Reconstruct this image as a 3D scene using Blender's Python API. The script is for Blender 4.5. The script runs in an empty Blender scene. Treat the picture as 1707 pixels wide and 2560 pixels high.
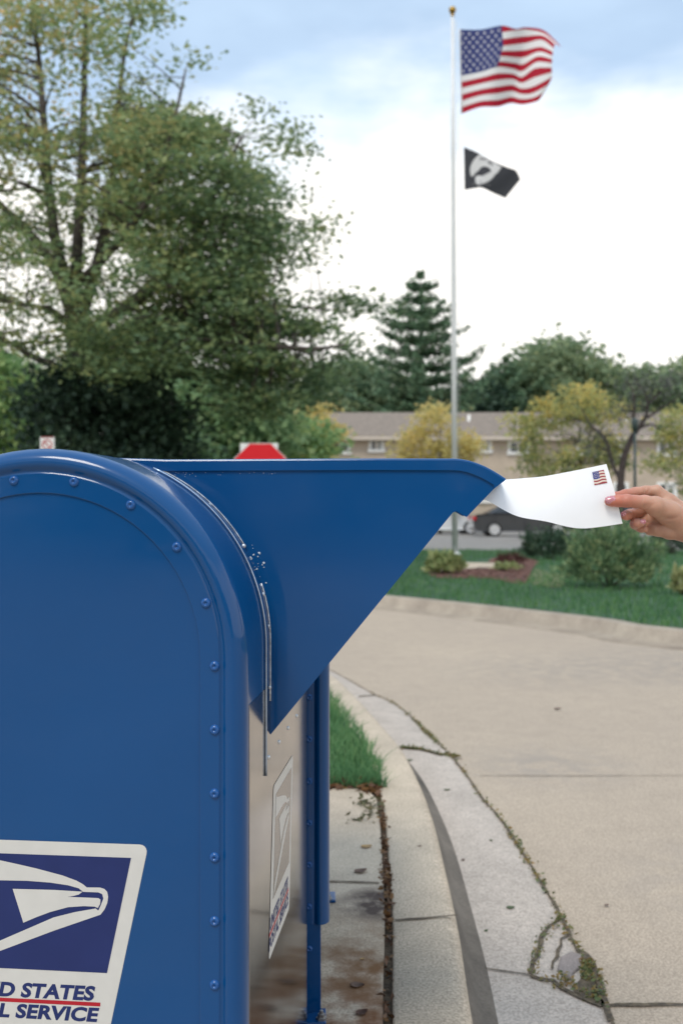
import bpy, bmesh, math, random
import numpy as np
from mathutils import Vector, Matrix

random.seed(7)
rng = np.random.default_rng(7)
C = bpy.context.scene
COL = C.collection
R = math.radians

# ------------------------------------------------------------------ camera
F, CX, CY, EYE = 2489.0, 853.5, 1280.0, 1.03
cam_d = bpy.data.cameras.new('camera')
cam = bpy.data.objects.new('camera', cam_d); COL.objects.link(cam)
cam.location = (0, 0, EYE); cam.rotation_euler = (R(90), 0, 0)
cam_d.sensor_fit = 'VERTICAL'; cam_d.sensor_height = 36.0; cam_d.lens = 35.0
cam_d.clip_start = 0.05; cam_d.clip_end = 3000
cam_d.dof.use_dof = True; cam_d.dof.focus_distance = 1.42; cam_d.dof.aperture_fstop = 5.6
C.camera = cam

# ------------------------------------------------------------------ sky, sun, exposure
SUN_EL, SUN_AZ = 56.0, -152.0        # azimuth from +Y clockwise: behind the camera on its left, through thin cloud
W = bpy.data.worlds.new('World'); C.world = W; W.use_nodes = True
nt = W.node_tree; nt.nodes.clear()
def N(t, **k):
    n = nt.nodes.new(t)
    for a, b in k.items(): setattr(n, a, b)
    return n
L = nt.links.new
out = N('ShaderNodeOutputWorld'); bg = N('ShaderNodeBackground'); bg2 = N('ShaderNodeBackground')
sky = N('ShaderNodeTexSky', sky_type='NISHITA'); sky.sun_disc = False
sky.sun_elevation = R(SUN_EL); sky.sun_rotation = R(SUN_AZ); sky.air_density = 1.0; sky.dust_density = 0.6
L(sky.outputs[0], bg.inputs[0]); bg.inputs[1].default_value = 0.15
tc = N('ShaderNodeTexCoord'); sep = N('ShaderNodeSeparateXYZ'); L(tc.outputs['Generated'], sep.inputs[0])
mp = N('ShaderNodeMapping'); mp.inputs['Scale'].default_value = (1.0, 1.0, 2.6); L(tc.outputs['Generated'], mp.inputs[0])
nz = N('ShaderNodeTexNoise'); nz.inputs['Scale'].default_value = 2.6; nz.inputs['Detail'].default_value = 5
nz.inputs['Roughness'].default_value = 0.55; L(mp.outputs[0], nz.inputs['Vector'])
def M(op, a, b=None, c=None):
    n = N('ShaderNodeMath', operation=op)
    for i, v in enumerate((a, b, c)):
        if v is None: continue
        if isinstance(v, (int, float)): n.inputs[i].default_value = v
        else: L(v, n.inputs[i])
    return n.outputs[0]
# height of the break in the cloud deck, wavering with the noise and rising to the right
e = M('ADD', sep.outputs['Z'], M('MULTIPLY', M('SUBTRACT', nz.outputs['Fac'], 0.5), 0.36))
e = M('SUBTRACT', e, M('MULTIPLY', sep.outputs['X'], 0.13))
mr = N('ShaderNodeMapRange', interpolation_type='SMOOTHSTEP'); L(e, mr.inputs['Value'])
mr.inputs['From Min'].default_value = 0.30; mr.inputs['From Max'].default_value = 0.41
hi = N('ShaderNodeMapRange', interpolation_type='SMOOTHSTEP'); L(sep.outputs['Z'], hi.inputs['Value'])
hi.inputs['From Min'].default_value = 0.50; hi.inputs['From Max'].default_value = 0.75
hi.inputs['To Min'].default_value = 0.60; hi.inputs['To Max'].default_value = 0.25
blue = M('MULTIPLY', mr.outputs[0], hi.outputs[0])
# thin veil of cloud inside the blue
nz2 = N('ShaderNodeTexNoise'); nz2.inputs['Scale'].default_value = 5.0; nz2.inputs['Detail'].default_value = 4; L(mp.outputs[0], nz2.inputs['Vector'])
veil = N('ShaderNodeMapRange'); L(nz2.outputs['Fac'], veil.inputs['Value'])
veil.inputs['From Min'].default_value = 0.35; veil.inputs['From Max'].default_value = 0.7
veil.inputs['To Min'].default_value = 1.0; veil.inputs['To Max'].default_value = 0.72
blue = M('MULTIPLY', blue, veil.outputs[0])
cmx = N('ShaderNodeMix'); cmx.data_type = 'RGBA'; L(mr.outputs[0], cmx.inputs[0]); cmx.inputs[6].default_value = (1.0, 0.975, 0.935, 1); cmx.inputs[7].default_value = (0.74, 0.93, 1.12, 1)
L(cmx.outputs[2], bg2.inputs[0])
fr_ = N('ShaderNodeMapRange'); L(sep.outputs['Y'], fr_.inputs['Value']); fr_.inputs['From Min'].default_value = -0.7; fr_.inputs['From Max'].default_value = 0.6
fr_.inputs['To Min'].default_value = 1.22; fr_.inputs['To Max'].default_value = 1.3; L(fr_.outputs[0], bg2.inputs[1])
mx = N('ShaderNodeMixShader'); L(blue, mx.inputs[0]); L(bg2.outputs[0], mx.inputs[1]); L(bg.outputs[0], mx.inputs[2])
L(mx.outputs[0], out.inputs[0])

sl = bpy.data.lights.new('sun', 'SUN'); sl.energy = 2.0; sl.angle = R(20); sl.color = (1.0, 0.93, 0.82)
sun = bpy.data.objects.new('sun', sl); COL.objects.link(sun)
az = R(SUN_AZ); el = R(SUN_EL)
sd = Vector((math.sin(az)*math.cos(el), math.cos(az)*math.cos(el), math.sin(el)))   # towards the sun
sun.rotation_euler = sd.to_track_quat('Z', 'Y').to_euler(); sun.location = (-20, -20, 30)
C.view_settings.view_transform = 'Standard'; C.view_settings.look = 'None'
C.view_settings.exposure = 0.0; C.view_settings.gamma = 1.0
C.render.engine = 'CYCLES'; C.cycles.use_denoising = True
C.cycles.max_bounces = 6; C.cycles.transparent_max_bounces = 8

# ------------------------------------------------------------------ helpers
def P(px, py, Y): return Vector(((px-CX)/F*Y, Y, EYE-(py-CY)/F*Y))
def G(px, py, z=0.0):
    Y = (EYE-z)*F/(py-CY); return Vector(((px-CX)/F*Y, Y, z))
def D(x, y): return (x*1707/1568.0, y*1707/1568.0)      # 1568-wide view of the photo -> photo pixels

class MB:
    def __init__(s): s.v = []; s.f = []; s.m = []; s.sm = []
    def add(s, vs, fs, mi=0, smooth=False):
        o = len(s.v); s.v += [tuple(p) for p in vs]
        for f in fs:
            s.f.append([i+o for i in f]); s.m.append(mi); s.sm.append(smooth)
        return s
    def box(s, c, d, mi=0, rz=0.0):
        x, y, z = d[0]/2, d[1]/2, d[2]/2; cr, sr = math.cos(rz), math.sin(rz)
        vs = []
        for k in (-1, 1):
            for a, b in ((-1,-1),(1,-1),(1,1),(-1,1)):
                X, Y = a*x, b*y
                vs.append((c[0]+X*cr-Y*sr, c[1]+X*sr+Y*cr, c[2]+k*z))
        return s.add(vs, [(3,2,1,0),(4,5,6,7),(0,1,5,4),(1,2,6,5),(2,3,7,6),(3,0,4,7)], mi)
    def tube(s, pts, rad, n=8, mi=0, cap=True, smooth=True):
        pts = [Vector(p) for p in pts]
        if isinstance(rad, (int, float)): rad = [rad]*len(pts)
        vs = []; fs = []; up = Vector((0.13, 0.31, 0.94))
        prev = None
        for i, p in enumerate(pts):
            t = (pts[min(i+1, len(pts)-1)]-pts[max(i-1, 0)])
            if t.length < 1e-9: t = Vector((0,0,1))
            t.normalize()
            if prev is None:
                a = t.cross(up)
                if a.length < 1e-3: a = t.cross(Vector((1,0,0)))
            else: a = prev - t*prev.dot(t)
            a.normalize(); prev = a; b = t.cross(a)
            for k in range(n):
                th = 2*math.pi*k/n
                vs.append(p+(a*math.cos(th)+b*math.sin(th))*rad[i])
        for i in range(len(pts)-1):
            for k in range(n):
                k2 = (k+1) % n
                fs.append((i*n+k, i*n+k2, (i+1)*n+k2, (i+1)*n+k))
        if cap:
            fs.append(tuple(range(n-1, -1, -1))); fs.append(tuple((len(pts)-1)*n+k for k in range(n)))
        return s.add(vs, fs, mi, smooth)
    def lathe(s, prof, n=24, mi=0, M_=None, smooth=True):
        vs = []; fs = []
        for r, z in prof:
            for k in range(n):
                th = 2*math.pi*k/n; vs.append(Vector((r*math.cos(th), r*math.sin(th), z)))
        for i in range(len(prof)-1):
            for k in range(n):
                k2 = (k+1) % n; fs.append((i*n+k, i*n+k2, (i+1)*n+k2, (i+1)*n+k))
        if M_ is not None: vs = [M_ @ v for v in vs]
        return s.add(vs, fs, mi, smooth)
    def poly(s, pts, mi=0): return s.add(pts, [tuple(range(len(pts)))], mi)
    def prism(s, pts, d, mi=0):
        """closed outline pts (3D, planar) pushed by the vector d"""
        n = len(pts); d = Vector(d); a = [Vector(p) for p in pts]
        return s.add(a+[p+d for p in a], [tuple(range(n-1,-1,-1)), tuple(range(n, 2*n))]+[(i,(i+1)%n,n+(i+1)%n,n+i) for i in range(n)], mi)
    def build(s, name, mats, parent=None, bevel=0, tri=False, recalc=True):
        me = bpy.data.meshes.new(name); me.from_pydata(s.v, [], s.f)
        mats = mats if isinstance(mats, (list, tuple)) else [mats]
        for m in mats: me.materials.append(m)
        me.polygons.foreach_set('material_index', s.m); me.polygons.foreach_set('use_smooth', s.sm)
        if tri or recalc:
            bm = bmesh.new(); bm.from_mesh(me)
            if recalc: bmesh.ops.recalc_face_normals(bm, faces=bm.faces)
            if tri: bmesh.ops.triangulate(bm, faces=[f for f in bm.faces if len(f.verts) > 4])
            bm.to_mesh(me); bm.free()
        o = bpy.data.objects.new(name, me); COL.objects.link(o)
        if parent: o.parent = parent
        if bevel:
            b = o.modifiers.new('bevel', 'BEVEL'); b.width = bevel; b.segments = 2; b.limit_method = 'ANGLE'
        return o

def np_mesh(name, V, Fq, mats, parent=None, mi=None):
    """quads from numpy arrays"""
    me = bpy.data.meshes.new(name); nv, nf = len(V), len(Fq); k = Fq.shape[1]
    me.vertices.add(nv); me.vertices.foreach_set('co', V.astype(np.float32).ravel())
    me.loops.add(nf*k); me.loops.foreach_set('vertex_index', Fq.astype(np.int32).ravel())
    me.polygons.add(nf); me.polygons.foreach_set('loop_start', np.arange(0, nf*k, k, dtype=np.int32))
    mats = mats if isinstance(mats, (list, tuple)) else [mats]
    for m in mats: me.materials.append(m)
    if mi is not None: me.polygons.foreach_set('material_index', mi.astype(np.int32))
    me.update(calc_edges=True)
    o = bpy.data.objects.new(name, me); COL.objects.link(o)
    if parent: o.parent = parent
    return o

def empty(name, loc=(0,0,0), rz=0.0):
    o = bpy.data.objects.new(name, None); COL.objects.link(o); o.location = loc; o.rotation_euler = (0,0,rz)
    o.empty_display_size = 0.1; return o
def tag(o, label=None, cat=None, group=None, kind=None):
    if label: o['label'] = label
    if cat: o['category'] = cat
    if group: o['group'] = group
    if kind: o['kind'] = kind
    return o
def kids(o): return [c for c in list(COL.objects) if c.parent == o]

# ------------------------------------------------------------------ materials
def mat(name, col, rough=0.6, metal=0.0, var=0.0, scale=5.0, col2=None, bump=0.0, bscale=60.0, coat=0.0, ior=1.5, sheen=0, spec=None):
    m = bpy.data.materials.new(name); m.use_nodes = True; t = m.node_tree; b = t.nodes['Principled BSDF']
    b.inputs['Base Color'].default_value = (*col, 1); b.inputs['Roughness'].default_value = rough
    b.inputs['Metallic'].default_value = metal; b.inputs['IOR'].default_value = ior
    if spec is not None: b.inputs['Specular IOR Level'].default_value = spec
    if coat: b.inputs['Coat Weight'].default_value = coat; b.inputs['Coat Roughness'].default_value = 0.04
    tcn = t.nodes.new('ShaderNodeTexCoord')
    if var or col2:
        n = t.nodes.new('ShaderNodeTexNoise'); n.inputs['Scale'].default_value = scale; n.inputs['Detail'].default_value = 6
        t.links.new(tcn.outputs['Object'], n.inputs['Vector'])
        r = t.nodes.new('ShaderNodeValToRGB'); t.links.new(n.outputs['Fac'], r.inputs[0])
        c2 = col2 if col2 else tuple(min(1, c*(1+var)) for c in col)
        c1 = col if col2 else tuple(c*(1-var) for c in col)
        r.color_ramp.elements[0].position = 0.35; r.color_ramp.elements[1].position = 0.65
        r.color_ramp.elements[0].color = (*c1, 1); r.color_ramp.elements[1].color = (*c2, 1)
        t.links.new(r.outputs[0], b.inputs['Base Color'])
    if bump:
        n2 = t.nodes.new('ShaderNodeTexNoise'); n2.inputs['Scale'].default_value = bscale; n2.inputs['Detail'].default_value = 4
        t.links.new(tcn.outputs['Object'], n2.inputs['Vector'])
        bp = t.nodes.new('ShaderNodeBump'); bp.inputs['Strength'].default_value = bump; bp.inputs['Distance'].default_value = 0.01
        t.links.new(n2.outputs['Fac'], bp.inputs['Height']); t.links.new(bp.outputs[0], b.inputs['Normal'])
    return m

def concrete(name, c, stain, speck=0.25, big=0.7, rust=None, midc=0.14):
    m = bpy.data.materials.new(name); m.use_nodes = True; t = m.node_tree; b = t.nodes['Principled BSDF']
    b.inputs['Roughness'].default_value = 0.9; b.inputs['Specular IOR Level'].default_value = 0.25
    tcn = t.nodes.new('ShaderNodeTexCoord')
    def noise(sc, det=5, rg=0.6):
        n = t.nodes.new('ShaderNodeTexNoise'); n.inputs['Scale'].default_value = sc; n.inputs['Detail'].default_value = det
        n.inputs['Roughness'].default_value = rg; t.links.new(tcn.outputs['Object'], n.inputs['Vector']); return n.outputs['Fac']
    def ramp(f, a, b_, ca, cb):
        r = t.nodes.new('ShaderNodeValToRGB'); t.links.new(f, r.inputs[0]); e_ = r.color_ramp.elements
        e_[0].position = a; e_[1].position = b_; e_[0].color = (*ca, 1); e_[1].color = (*cb, 1); return r.outputs[0]
    def mixc(f, a, b_, mode='MIX', fac=None):
        x = t.nodes.new('ShaderNodeMix'); x.data_type = 'RGBA'; x.blend_type = mode
        if fac is not None: x.inputs[0].default_value = fac
        else: t.links.new(f, x.inputs[0])
        t.links.new(a, x.inputs[6])
        if isinstance(b_, tuple): x.inputs[7].default_value = (*b_, 1)
        else: t.links.new(b_, x.inputs[7])
        return x.outputs[2]
    basec = ramp(noise(big, 6), 0.3, 0.7, stain, c)
    mid = ramp(noise(7, 6, 0.7), 0.3, 0.7, (1-midc,)*3, (1+midc*.7,)*3)
    fine = ramp(noise(170, 3, 0.6), 0.28, 0.72, (1-speck,)*3, (1+speck*0.7,)*3)
    col = mixc(None, basec, mid, 'MULTIPLY', 1.0); col = mixc(None, col, fine, 'MULTIPLY', 1.0)
    spots = ramp(noise(38, 3, 0.6), 0.70, 0.78, (1,1,1), (0.62, 0.58, 0.54))
    col = mixc(None, col, spots, 'MULTIPLY', 0.7)
    if rust:
        for (cx, cy, rad, rc, am) in rust:
            mp_ = t.nodes.new('ShaderNodeMapping'); mp_.inputs['Location'].default_value = (-cx/rad, -cy/rad, 0)
            mp_.inputs['Scale'].default_value = (1/rad, 1/rad, 0); t.links.new(tcn.outputs['Object'], mp_.inputs[0])
            g = t.nodes.new('ShaderNodeTexGradient'); g.gradient_type = 'SPHERICAL'; t.links.new(mp_.outputs[0], g.inputs[0])
            mu = t.nodes.new('ShaderNodeMath'); mu.operation = 'MULTIPLY'
            t.links.new(g.outputs['Fac'], mu.inputs[0])
            rr = t.nodes.new('ShaderNodeMapRange'); t.links.new(noise(8, 4), rr.inputs[0]); rr.inputs[1].default_value = 0.38; rr.inputs[2].default_value = 0.6
            rr.inputs[4].default_value = am; t.links.new(rr.outputs[0], mu.inputs[1])
            mu.use_clamp = True
            col = mixc(mu.outputs[0], col, rc)
    t.links.new(col, b.inputs['Base Color'])
    bp = t.nodes.new('ShaderNodeBump'); bp.inputs['Strength'].default_value = 0.35; bp.inputs['Distance'].default_value = 0.004
    t.links.new(noise(190, 5, 0.7), bp.inputs['Height']); t.links.new(bp.outputs[0], b.inputs['Normal'])
    return m

def leaf_mat(name, stops, trans=0.3, region=None, rough=0.55):
    """colour picked per leaf (random per island); region=(axis scale etc.) shifts the pick over the crown"""
    m = bpy.data.materials.new(name); m.use_nodes = True; t = m.node_tree; b = t.nodes['Principled BSDF']
    b.inputs['Roughness'].default_value = rough; b.inputs['Specular IOR Level'].default_value = 0.3
    g = t.nodes.new('ShaderNodeNewGeometry'); tcn = t.nodes.new('ShaderNodeTexCoord')
    n = t.nodes.new('ShaderNodeTexNoise'); n.inputs['Scale'].default_value = (region or {}).get('scale', 0.8); n.inputs['Detail'].default_value = 3
    t.links.new(tcn.outputs['Object'], n.inputs['Vector'])
    def math_(op, a, b_):
        x = t.nodes.new('ShaderNodeMath'); x.operation = op
        for i, v in enumerate((a, b_)):
            if isinstance(v, (int, float)): x.inputs[i].default_value = v
            else: t.links.new(v, x.inputs[i])
        return x.outputs[0]
    f = math_('ADD', math_('MULTIPLY', g.outputs['Random Per Island'], 0.55), math_('MULTIPLY', math_('SUBTRACT', n.outputs['Fac'], 0.25), 0.9))
    if region and 'dir' in region:
        d = t.nodes.new('ShaderNodeVectorMath'); d.operation = 'DOT_PRODUCT'; t.links.new(tcn.outputs['Object'], d.inputs[0]); d.inputs[1].default_value = region['dir']
        f = math_('ADD', f, math_('ADD', d.outputs['Value'], region['off']))
    r = t.nodes.new('ShaderNodeValToRGB'); e_ = r.color_ramp.elements
    while len(e_) < len(stops): e_.new(0.5)
    for i, (p, c) in enumerate(stops): e_[i].position = p; e_[i].color = (*c, 1)
    t.links.new(f, r.inputs[0]); t.links.new(r.outputs[0], b.inputs['Base Color'])
    if trans:
        tr = t.nodes.new('ShaderNodeBsdfTranslucent'); t.links.new(r.outputs[0], tr.inputs[0])
        mxs = t.nodes.new('ShaderNodeMixShader'); mxs.inputs[0].default_value = trans
        t.links.new(b.outputs[0], mxs.inputs[1]); t.links.new(tr.outputs[0], mxs.inputs[2])
        t.links.new(mxs.outputs[0], t.nodes['Material Output'].inputs[0])
    return m

def paint(name, col, rough=0.32, dirt=0.0, var=0.04, bmp=0.02):
    m = mat(name, col, rough=rough, var=var, scale=3.0, coat=0.66, bump=bmp, bscale=5.0, ior=1.5, spec=0.12)
    t = m.node_tree; b = t.nodes['Principled BSDF']; tcn = t.nodes.new('ShaderNodeTexCoord')
    n = t.nodes.new('ShaderNodeTexNoise'); n.inputs['Scale'].default_value = 7.0; n.inputs['Detail'].default_value = 8; n.inputs['Roughness'].default_value = .65; t.links.new(tcn.outputs['Object'], n.inputs['Vector'])
    q = t.nodes.new('ShaderNodeMapRange'); t.links.new(n.outputs[0], q.inputs[0]); q.inputs[1].default_value = .35; q.inputs[2].default_value = .7; q.inputs[3].default_value = .03; q.inputs[4].default_value = .16
    t.links.new(q.outputs[0], b.inputs['Coat Roughness'])
    return m

PAINT = (0.0003, 0.060, 0.200)
m_blue = paint('mailbox_blue_paint', PAINT)
m_rivet = paint('rivet_blue_paint', (0.012, 0.085, 0.28), rough=0.25, bmp=0)
m_worn = mat('worn_bare_metal', (0.55, 0.58, 0.62), rough=0.35, metal=0.7, var=0.25, scale=200)
m_rod = mat('highlit_rod', (0.36, 0.44, 0.56), rough=0.25, metal=0.8, var=.15, scale=40)  # the rail's bright highlight is painted in as a pale metal colour
m_white = mat('decal_white_vinyl', (0.60, 0.59, 0.56), rough=0.45, var=0.03, scale=30)
m_navy = mat('decal_navy_vinyl', (0.018, 0.030, 0.125), rough=0.45, var=0.05, scale=20, spec=0.25)
m_red = mat('decal_red_vinyl', (0.42, 0.006, 0.02), rough=0.4)
m_plate = mat('brushed_metal_plate', (0.47, 0.44, 0.42), rough=0.115, metal=1.0, var=0.10, scale=9, bump=0.012, bscale=5)
m_decal_film = mat('decal_film_over_metal', (0.41, 0.38, 0.36), rough=0.2, metal=1.0)
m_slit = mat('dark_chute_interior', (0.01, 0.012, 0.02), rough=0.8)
m_steel = mat('dull_steel', (0.35, 0.34, 0.33), rough=0.4, metal=0.8)
m_bark = mat('brown_grey_bark', (0.085, 0.07, 0.06), rough=0.95, var=0.4, scale=9, bump=0.6, bscale=25)
m_bark_dark = mat('dark_bark', (0.06, 0.045, 0.04), rough=0.95, var=0.3, scale=9, bump=0.6, bscale=25)

# ------------------------------------------------------------------ ground, road, pavement, kerb
def polysheet(name, pts, z, m, skirt=0.0, kind='structure'):
    mb = MB(); mb.poly([(p[0], p[1], z) for p in pts])
    if skirt:
        n = len(pts)
        for i in range(n):
            a, b = pts[i], pts[(i+1) % n]
            mb.add([(a[0],a[1],z),(b[0],b[1],z),(b[0],b[1],z-skirt),(a[0],a[1],z-skirt)], [(0,1,2,3)])
    o = mb.build(name, m, tri=True)
    for p in o.data.polygons:
        if abs(p.normal.z) > 0.9 and p.normal.z < 0: p.flip()
    return tag(o, kind=kind)

def smooth_line(pts, n=6):
    pts = [Vector(p) for p in pts]; out_ = []
    for i in range(len(pts)-1):
        p0, p1, p2, p3 = pts[max(i-1,0)], pts[i], pts[i+1], pts[min(i+2,len(pts)-1)]
        for k in range(n):
            t = k/n
            out_.append(0.5*((2*p1)+(p2-p0)*t+(2*p0-5*p1+4*p2-p3)*t*t+(3*p1-p0-3*p2+p3)*t*t*t))
    out_.append(pts[-1]); return out_

m_road = concrete('beige_road_concrete', (0.485, 0.39, 0.297), (0.41, 0.33, 0.258), speck=0.4, big=0.35, midc=0.07,
                  rust=[(3.2,7.6,1.7,(0.27,0.235,0.205),0.9),(1.6,7.4,1.1,(0.30,0.255,0.215),0.7),(1.3,3.1,0.55,(0.32,0.27,0.23),0.7),(0.95,4.6,0.5,(0.31,0.265,0.225),0.8),(2.4,4.4,1.0,(0.33,0.275,0.23),0.7)])
m_gutter = concrete('grey_gutter_concrete', (0.54, 0.46, 0.395), (0.45, 0.385, 0.33), speck=0.4, big=1.2)
m_kerb = concrete('kerb_concrete', (0.60, 0.49, 0.37), (0.48, 0.395, 0.305), speck=0.5, big=2.0)
m_kerb_face = concrete('grimy_shaded_kerb_face', (0.24, 0.205, 0.17), (0.09, 0.078, 0.066), speck=0.3, big=3.0)  # grime plus the dark shade beside the kerb, both painted into this colour
m_kerb_far = concrete('far_kerb_concrete', (0.47, 0.395, 0.31), (0.27, 0.22, 0.175), speck=0.2, big=1.6)
m_pad = concrete('stained_pad_concrete', (0.58, 0.475, 0.36), (0.46, 0.375, 0.29), speck=0.45, big=1.6,
                 rust=[(0.02, 1.95, 0.42, (0.15, 0.05, 0.018), 1.3), (0.10, 2.25, 0.34, (0.20, 0.105, 0.05), 1.3), (0.10, 2.62, 0.13, (0.09, 0.065, 0.055), 2.2), (0.04, 1.6, 0.5, (0.14, 0.08, 0.04), 1.0)])
m_dirt = mat('brown_dirt', (0.05, 0.035, 0.022), rough=1, col2=(0.11, 0.075, 0.045), scale=40, bump=0.8, bscale=120)
m_crack = mat('dark_crack_dirt', (0.06, 0.047, 0.034), rough=1, col2=(0.15, 0.115, 0.075), scale=60, bump=0.5, bscale=150)
m_earth = mat('dry_earth', (0.10, 0.11, 0.06), rough=1, col2=(0.06, 0.085, 0.04), scale=0.3)
m_turf = mat('lawn_turf', (0.028, 0.075, 0.038), rough=1, col2=(0.05, 0.105, 0.045), scale=2.0, bump=0.8, bscale=40)
m_asphalt = mat('grey_beige_asphalt', (0.27, 0.245, 0.225), rough=0.95, col2=(0.22, 0.205, 0.19), scale=1.2, bump=0.3, bscale=80)

ZR = -0.13
polysheet('ground', [(-900,-900),(900,-900),(900,1500),(-900,1500)], -0.30, m_earth)
polysheet('road', [(-40,-30),(40,-30),(40,40),(-40,40)], ZR-0.004, m_road)

outer = [(0.05,-30),(0.10,-10),(0.155,-3),(0.20,0),(0.238,1.3),(0.259,2.003),(0.285,2.513),(0.296,2.95),(0.303,3.40),(0.292,3.85),(0.262,4.33),(0.198,4.80),
         (0.0975,5.455),(0.025,5.88),(-0.07,6.35),(-0.32,7.1),(-0.80,8.0),(-1.6,9.1),(-3.5,11),(-8,15),(-20,26)]
outer = smooth_line([(a, b, 0) for a, b in outer], 5)
def offset(line, d):
    r = []
    for i, p in enumerate(line):
        t = line[min(i+1,len(line)-1)]-line[max(i-1,0)]; t.normalize()
        r.append(p+Vector((t.y, -t.x, 0))*d)
    return r
inner = offset(outer, -0.156)
def sweep_ribbon(name, rails, m, kind='structure', smooth=True, grime_shade=None):
    mb = MB(); n = len(rails[0]); k = len(rails)
    vs = [rails[j][i] for i in range(n) for j in range(k)]
    fs = [(i*k+j, i*k+j+1, (i+1)*k+j+1, (i+1)*k+j) for i in range(n-1) for j in range(k-1)]
    mb.add(vs, fs, 0, smooth)
    if grime_shade: mb.m = [1 if (q % (k-1)) in grime_shade else 0 for q in range(len(fs))]
    o = mb.build(name, m)
    return tag(o, kind=kind) if kind else o
def zed(line, z): return [Vector((p.x, p.y, z)) for p in line]
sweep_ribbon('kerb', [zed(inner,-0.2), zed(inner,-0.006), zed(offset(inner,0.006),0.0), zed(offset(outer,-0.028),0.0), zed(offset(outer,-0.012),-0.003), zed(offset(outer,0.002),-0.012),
                      zed(offset(outer,0.009),-0.026), zed(offset(outer,0.046),ZR+0.025), zed(offset(outer,0.082),ZR+0.006), zed(offset(outer,0.086),-0.2)], [m_kerb, m_kerb_face], grime_shade=(6,7,8))

jz = ZR+0.004
jpx = [(1508.5,2519.6),(1448,2392),(1401.5,2294),(1355,2213),(1303,2132),(1251,2051),(1205,1999),(1170,1947),(1124,1889),(1083,1849),(997,1768),(927,1733),(835,1681)]
jl = [Vector((0.55,-30,0)), Vector((0.56,-5,0)), Vector((0.60,0,0)), G(1529,2560,jz)] + [G(a,b,jz) for a,b in jpx] + [Vector((-.34,7.9,0)), Vector((-.85,8.8,0)), Vector((-1.7,10.0,0)), Vector((-3.4,12.0,0)), Vector((-7.8,16.2,0)), Vector((-19.6,27.2,0))]
jl = smooth_line([(p.x,p.y,0) for p in jl], 4)
polysheet('gutter', [(p.x,p.y) for p in offset(outer,0.03)] + [(p.x,p.y) for p in reversed(jl)], jz, m_gutter)

# pavement behind the kerb, a dirt gap between them
gap_line = offset(inner, -0.02)
pad_edge = [p for p in gap_line if -12 <= p.y <= 3.66]
polysheet('pavement', [(-5,-12)] + [(p.x,p.y) for p in pad_edge] + [(pad_edge[-1].x-0.03, 3.70), (-0.2,3.72), (-5,3.72)], 0.0, m_pad, skirt=0.15)
dl = [p for p in inner if p.y < 3.9]; dl2 = offset(inner, -0.024); dl2 = [p for p in dl2 if p.y < 3.9]
sweep_ribbon('soil_strip', [zed(dl2,-0.012), zed(dl,-0.012)], m_dirt)
verge_edge = [p for p in offset(inner, -0.003) if p.y > 3.70]
polysheet('verge', [(-30,3.725),(-0.2,3.725)] + [(p.x,p.y) for p in verge_edge] + [(-30, 26)], -0.012, m_turf, skirt=0.1)

# far lawn with its kerb
fk = [(16,0.5),(9,3.8),(5.2,6.9),(3.02,8.81),(2.63,9.69-0.12),(2.21,10.35-0.1),(1.33,11.47),(0.55,12.38),(-0.6,13.6),(-2.5,15.4),(-6,18.6),(-20,31)]
fk = smooth_line([(a,b,0) for a,b in fk], 5)
f_in = fk; f_out = offset(fk, -0.13)
sweep_ribbon('kerb', [zed(f_in,-0.25), zed(f_in,0.0), zed(offset(fk,-0.11),-0.004), zed(f_out,-0.015), zed(offset(fk,-0.17),ZR+0.01), zed(offset(fk,-0.42),ZR+0.002), zed(offset(fk,-0.43),ZR-0.1)], m_kerb_far)
lawn_pts = [(p.x,p.y) for p in offset(fk, 0.002)] + [(-20,33),(-60,33),(-60,27.4),(-20,26.6)]
lawn_pts = [(p.x,p.y) for p in offset(fk,0.002)] + [(-30,40),(-30,27.2)] 
lawn_pts = [(p.x,p.y) for p in offset(fk,0.002) if p.y < 27] + [(-3,27.2),(4,27.0),(40,25.5),(40,0.5)]
polysheet('lawn', lawn_pts, -0.006, m_turf, skirt=0.2)
polysheet('parking_lot', [(-80,26.0),(80,26.0),(80,57),(-80,57)], -0.05, m_asphalt)
polysheet('terrain', [(-400,56.5),(400,56.5),(400,900),(-400,900)], -0.02, m_turf)

# joints and cracks: thin dirt-filled strips
def strip(name, pts, w, z, m, jitter=0.0):
    pts = [Vector((p[0],p[1],z)) for p in pts]
    if jitter:
        d = []
        for i in range(len(pts)-1):
            n = max(2, int((pts[i+1]-pts[i]).length/0.03))
            for k in range(n): d.append(pts[i].lerp(pts[i+1], k/n))
        d.append(pts[-1]); pts = [p+Vector((random.uniform(-jitter,jitter),random.uniform(-jitter,jitter),0)) for p in d]
    ws = [w*random.uniform(0.6,1.3) if jitter else w for _ in pts]
    rails = [[], []]
    for i, p in enumerate(pts):
        t = pts[min(i+1,len(pts)-1)]-pts[max(i-1,0)]; t.normalize(); nn = Vector((t.y,-t.x,0))
        rails[0].append(p-nn*ws[i]/2); rails[1].append(p+nn*ws[i]/2)
    return rails
def strips(name, lst, m):
    mb = MB()
    for pts, w, z, j in lst:
        r = strip(name, pts, w, z, m, j); n = len(r[0])
        mb.add(r[0]+r[1], [(i,i+1,n+i+1,n+i) for i in range(n-1)])
    return tag(mb.build(name, m), kind='structure')
Z1 = lambda x, y: (800+x/1.729, 1600+y/1.729)
def gz(lst, z): return [G(*Z1(a,b), z) for a, b in lst]
jc = jz+0.004
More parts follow.
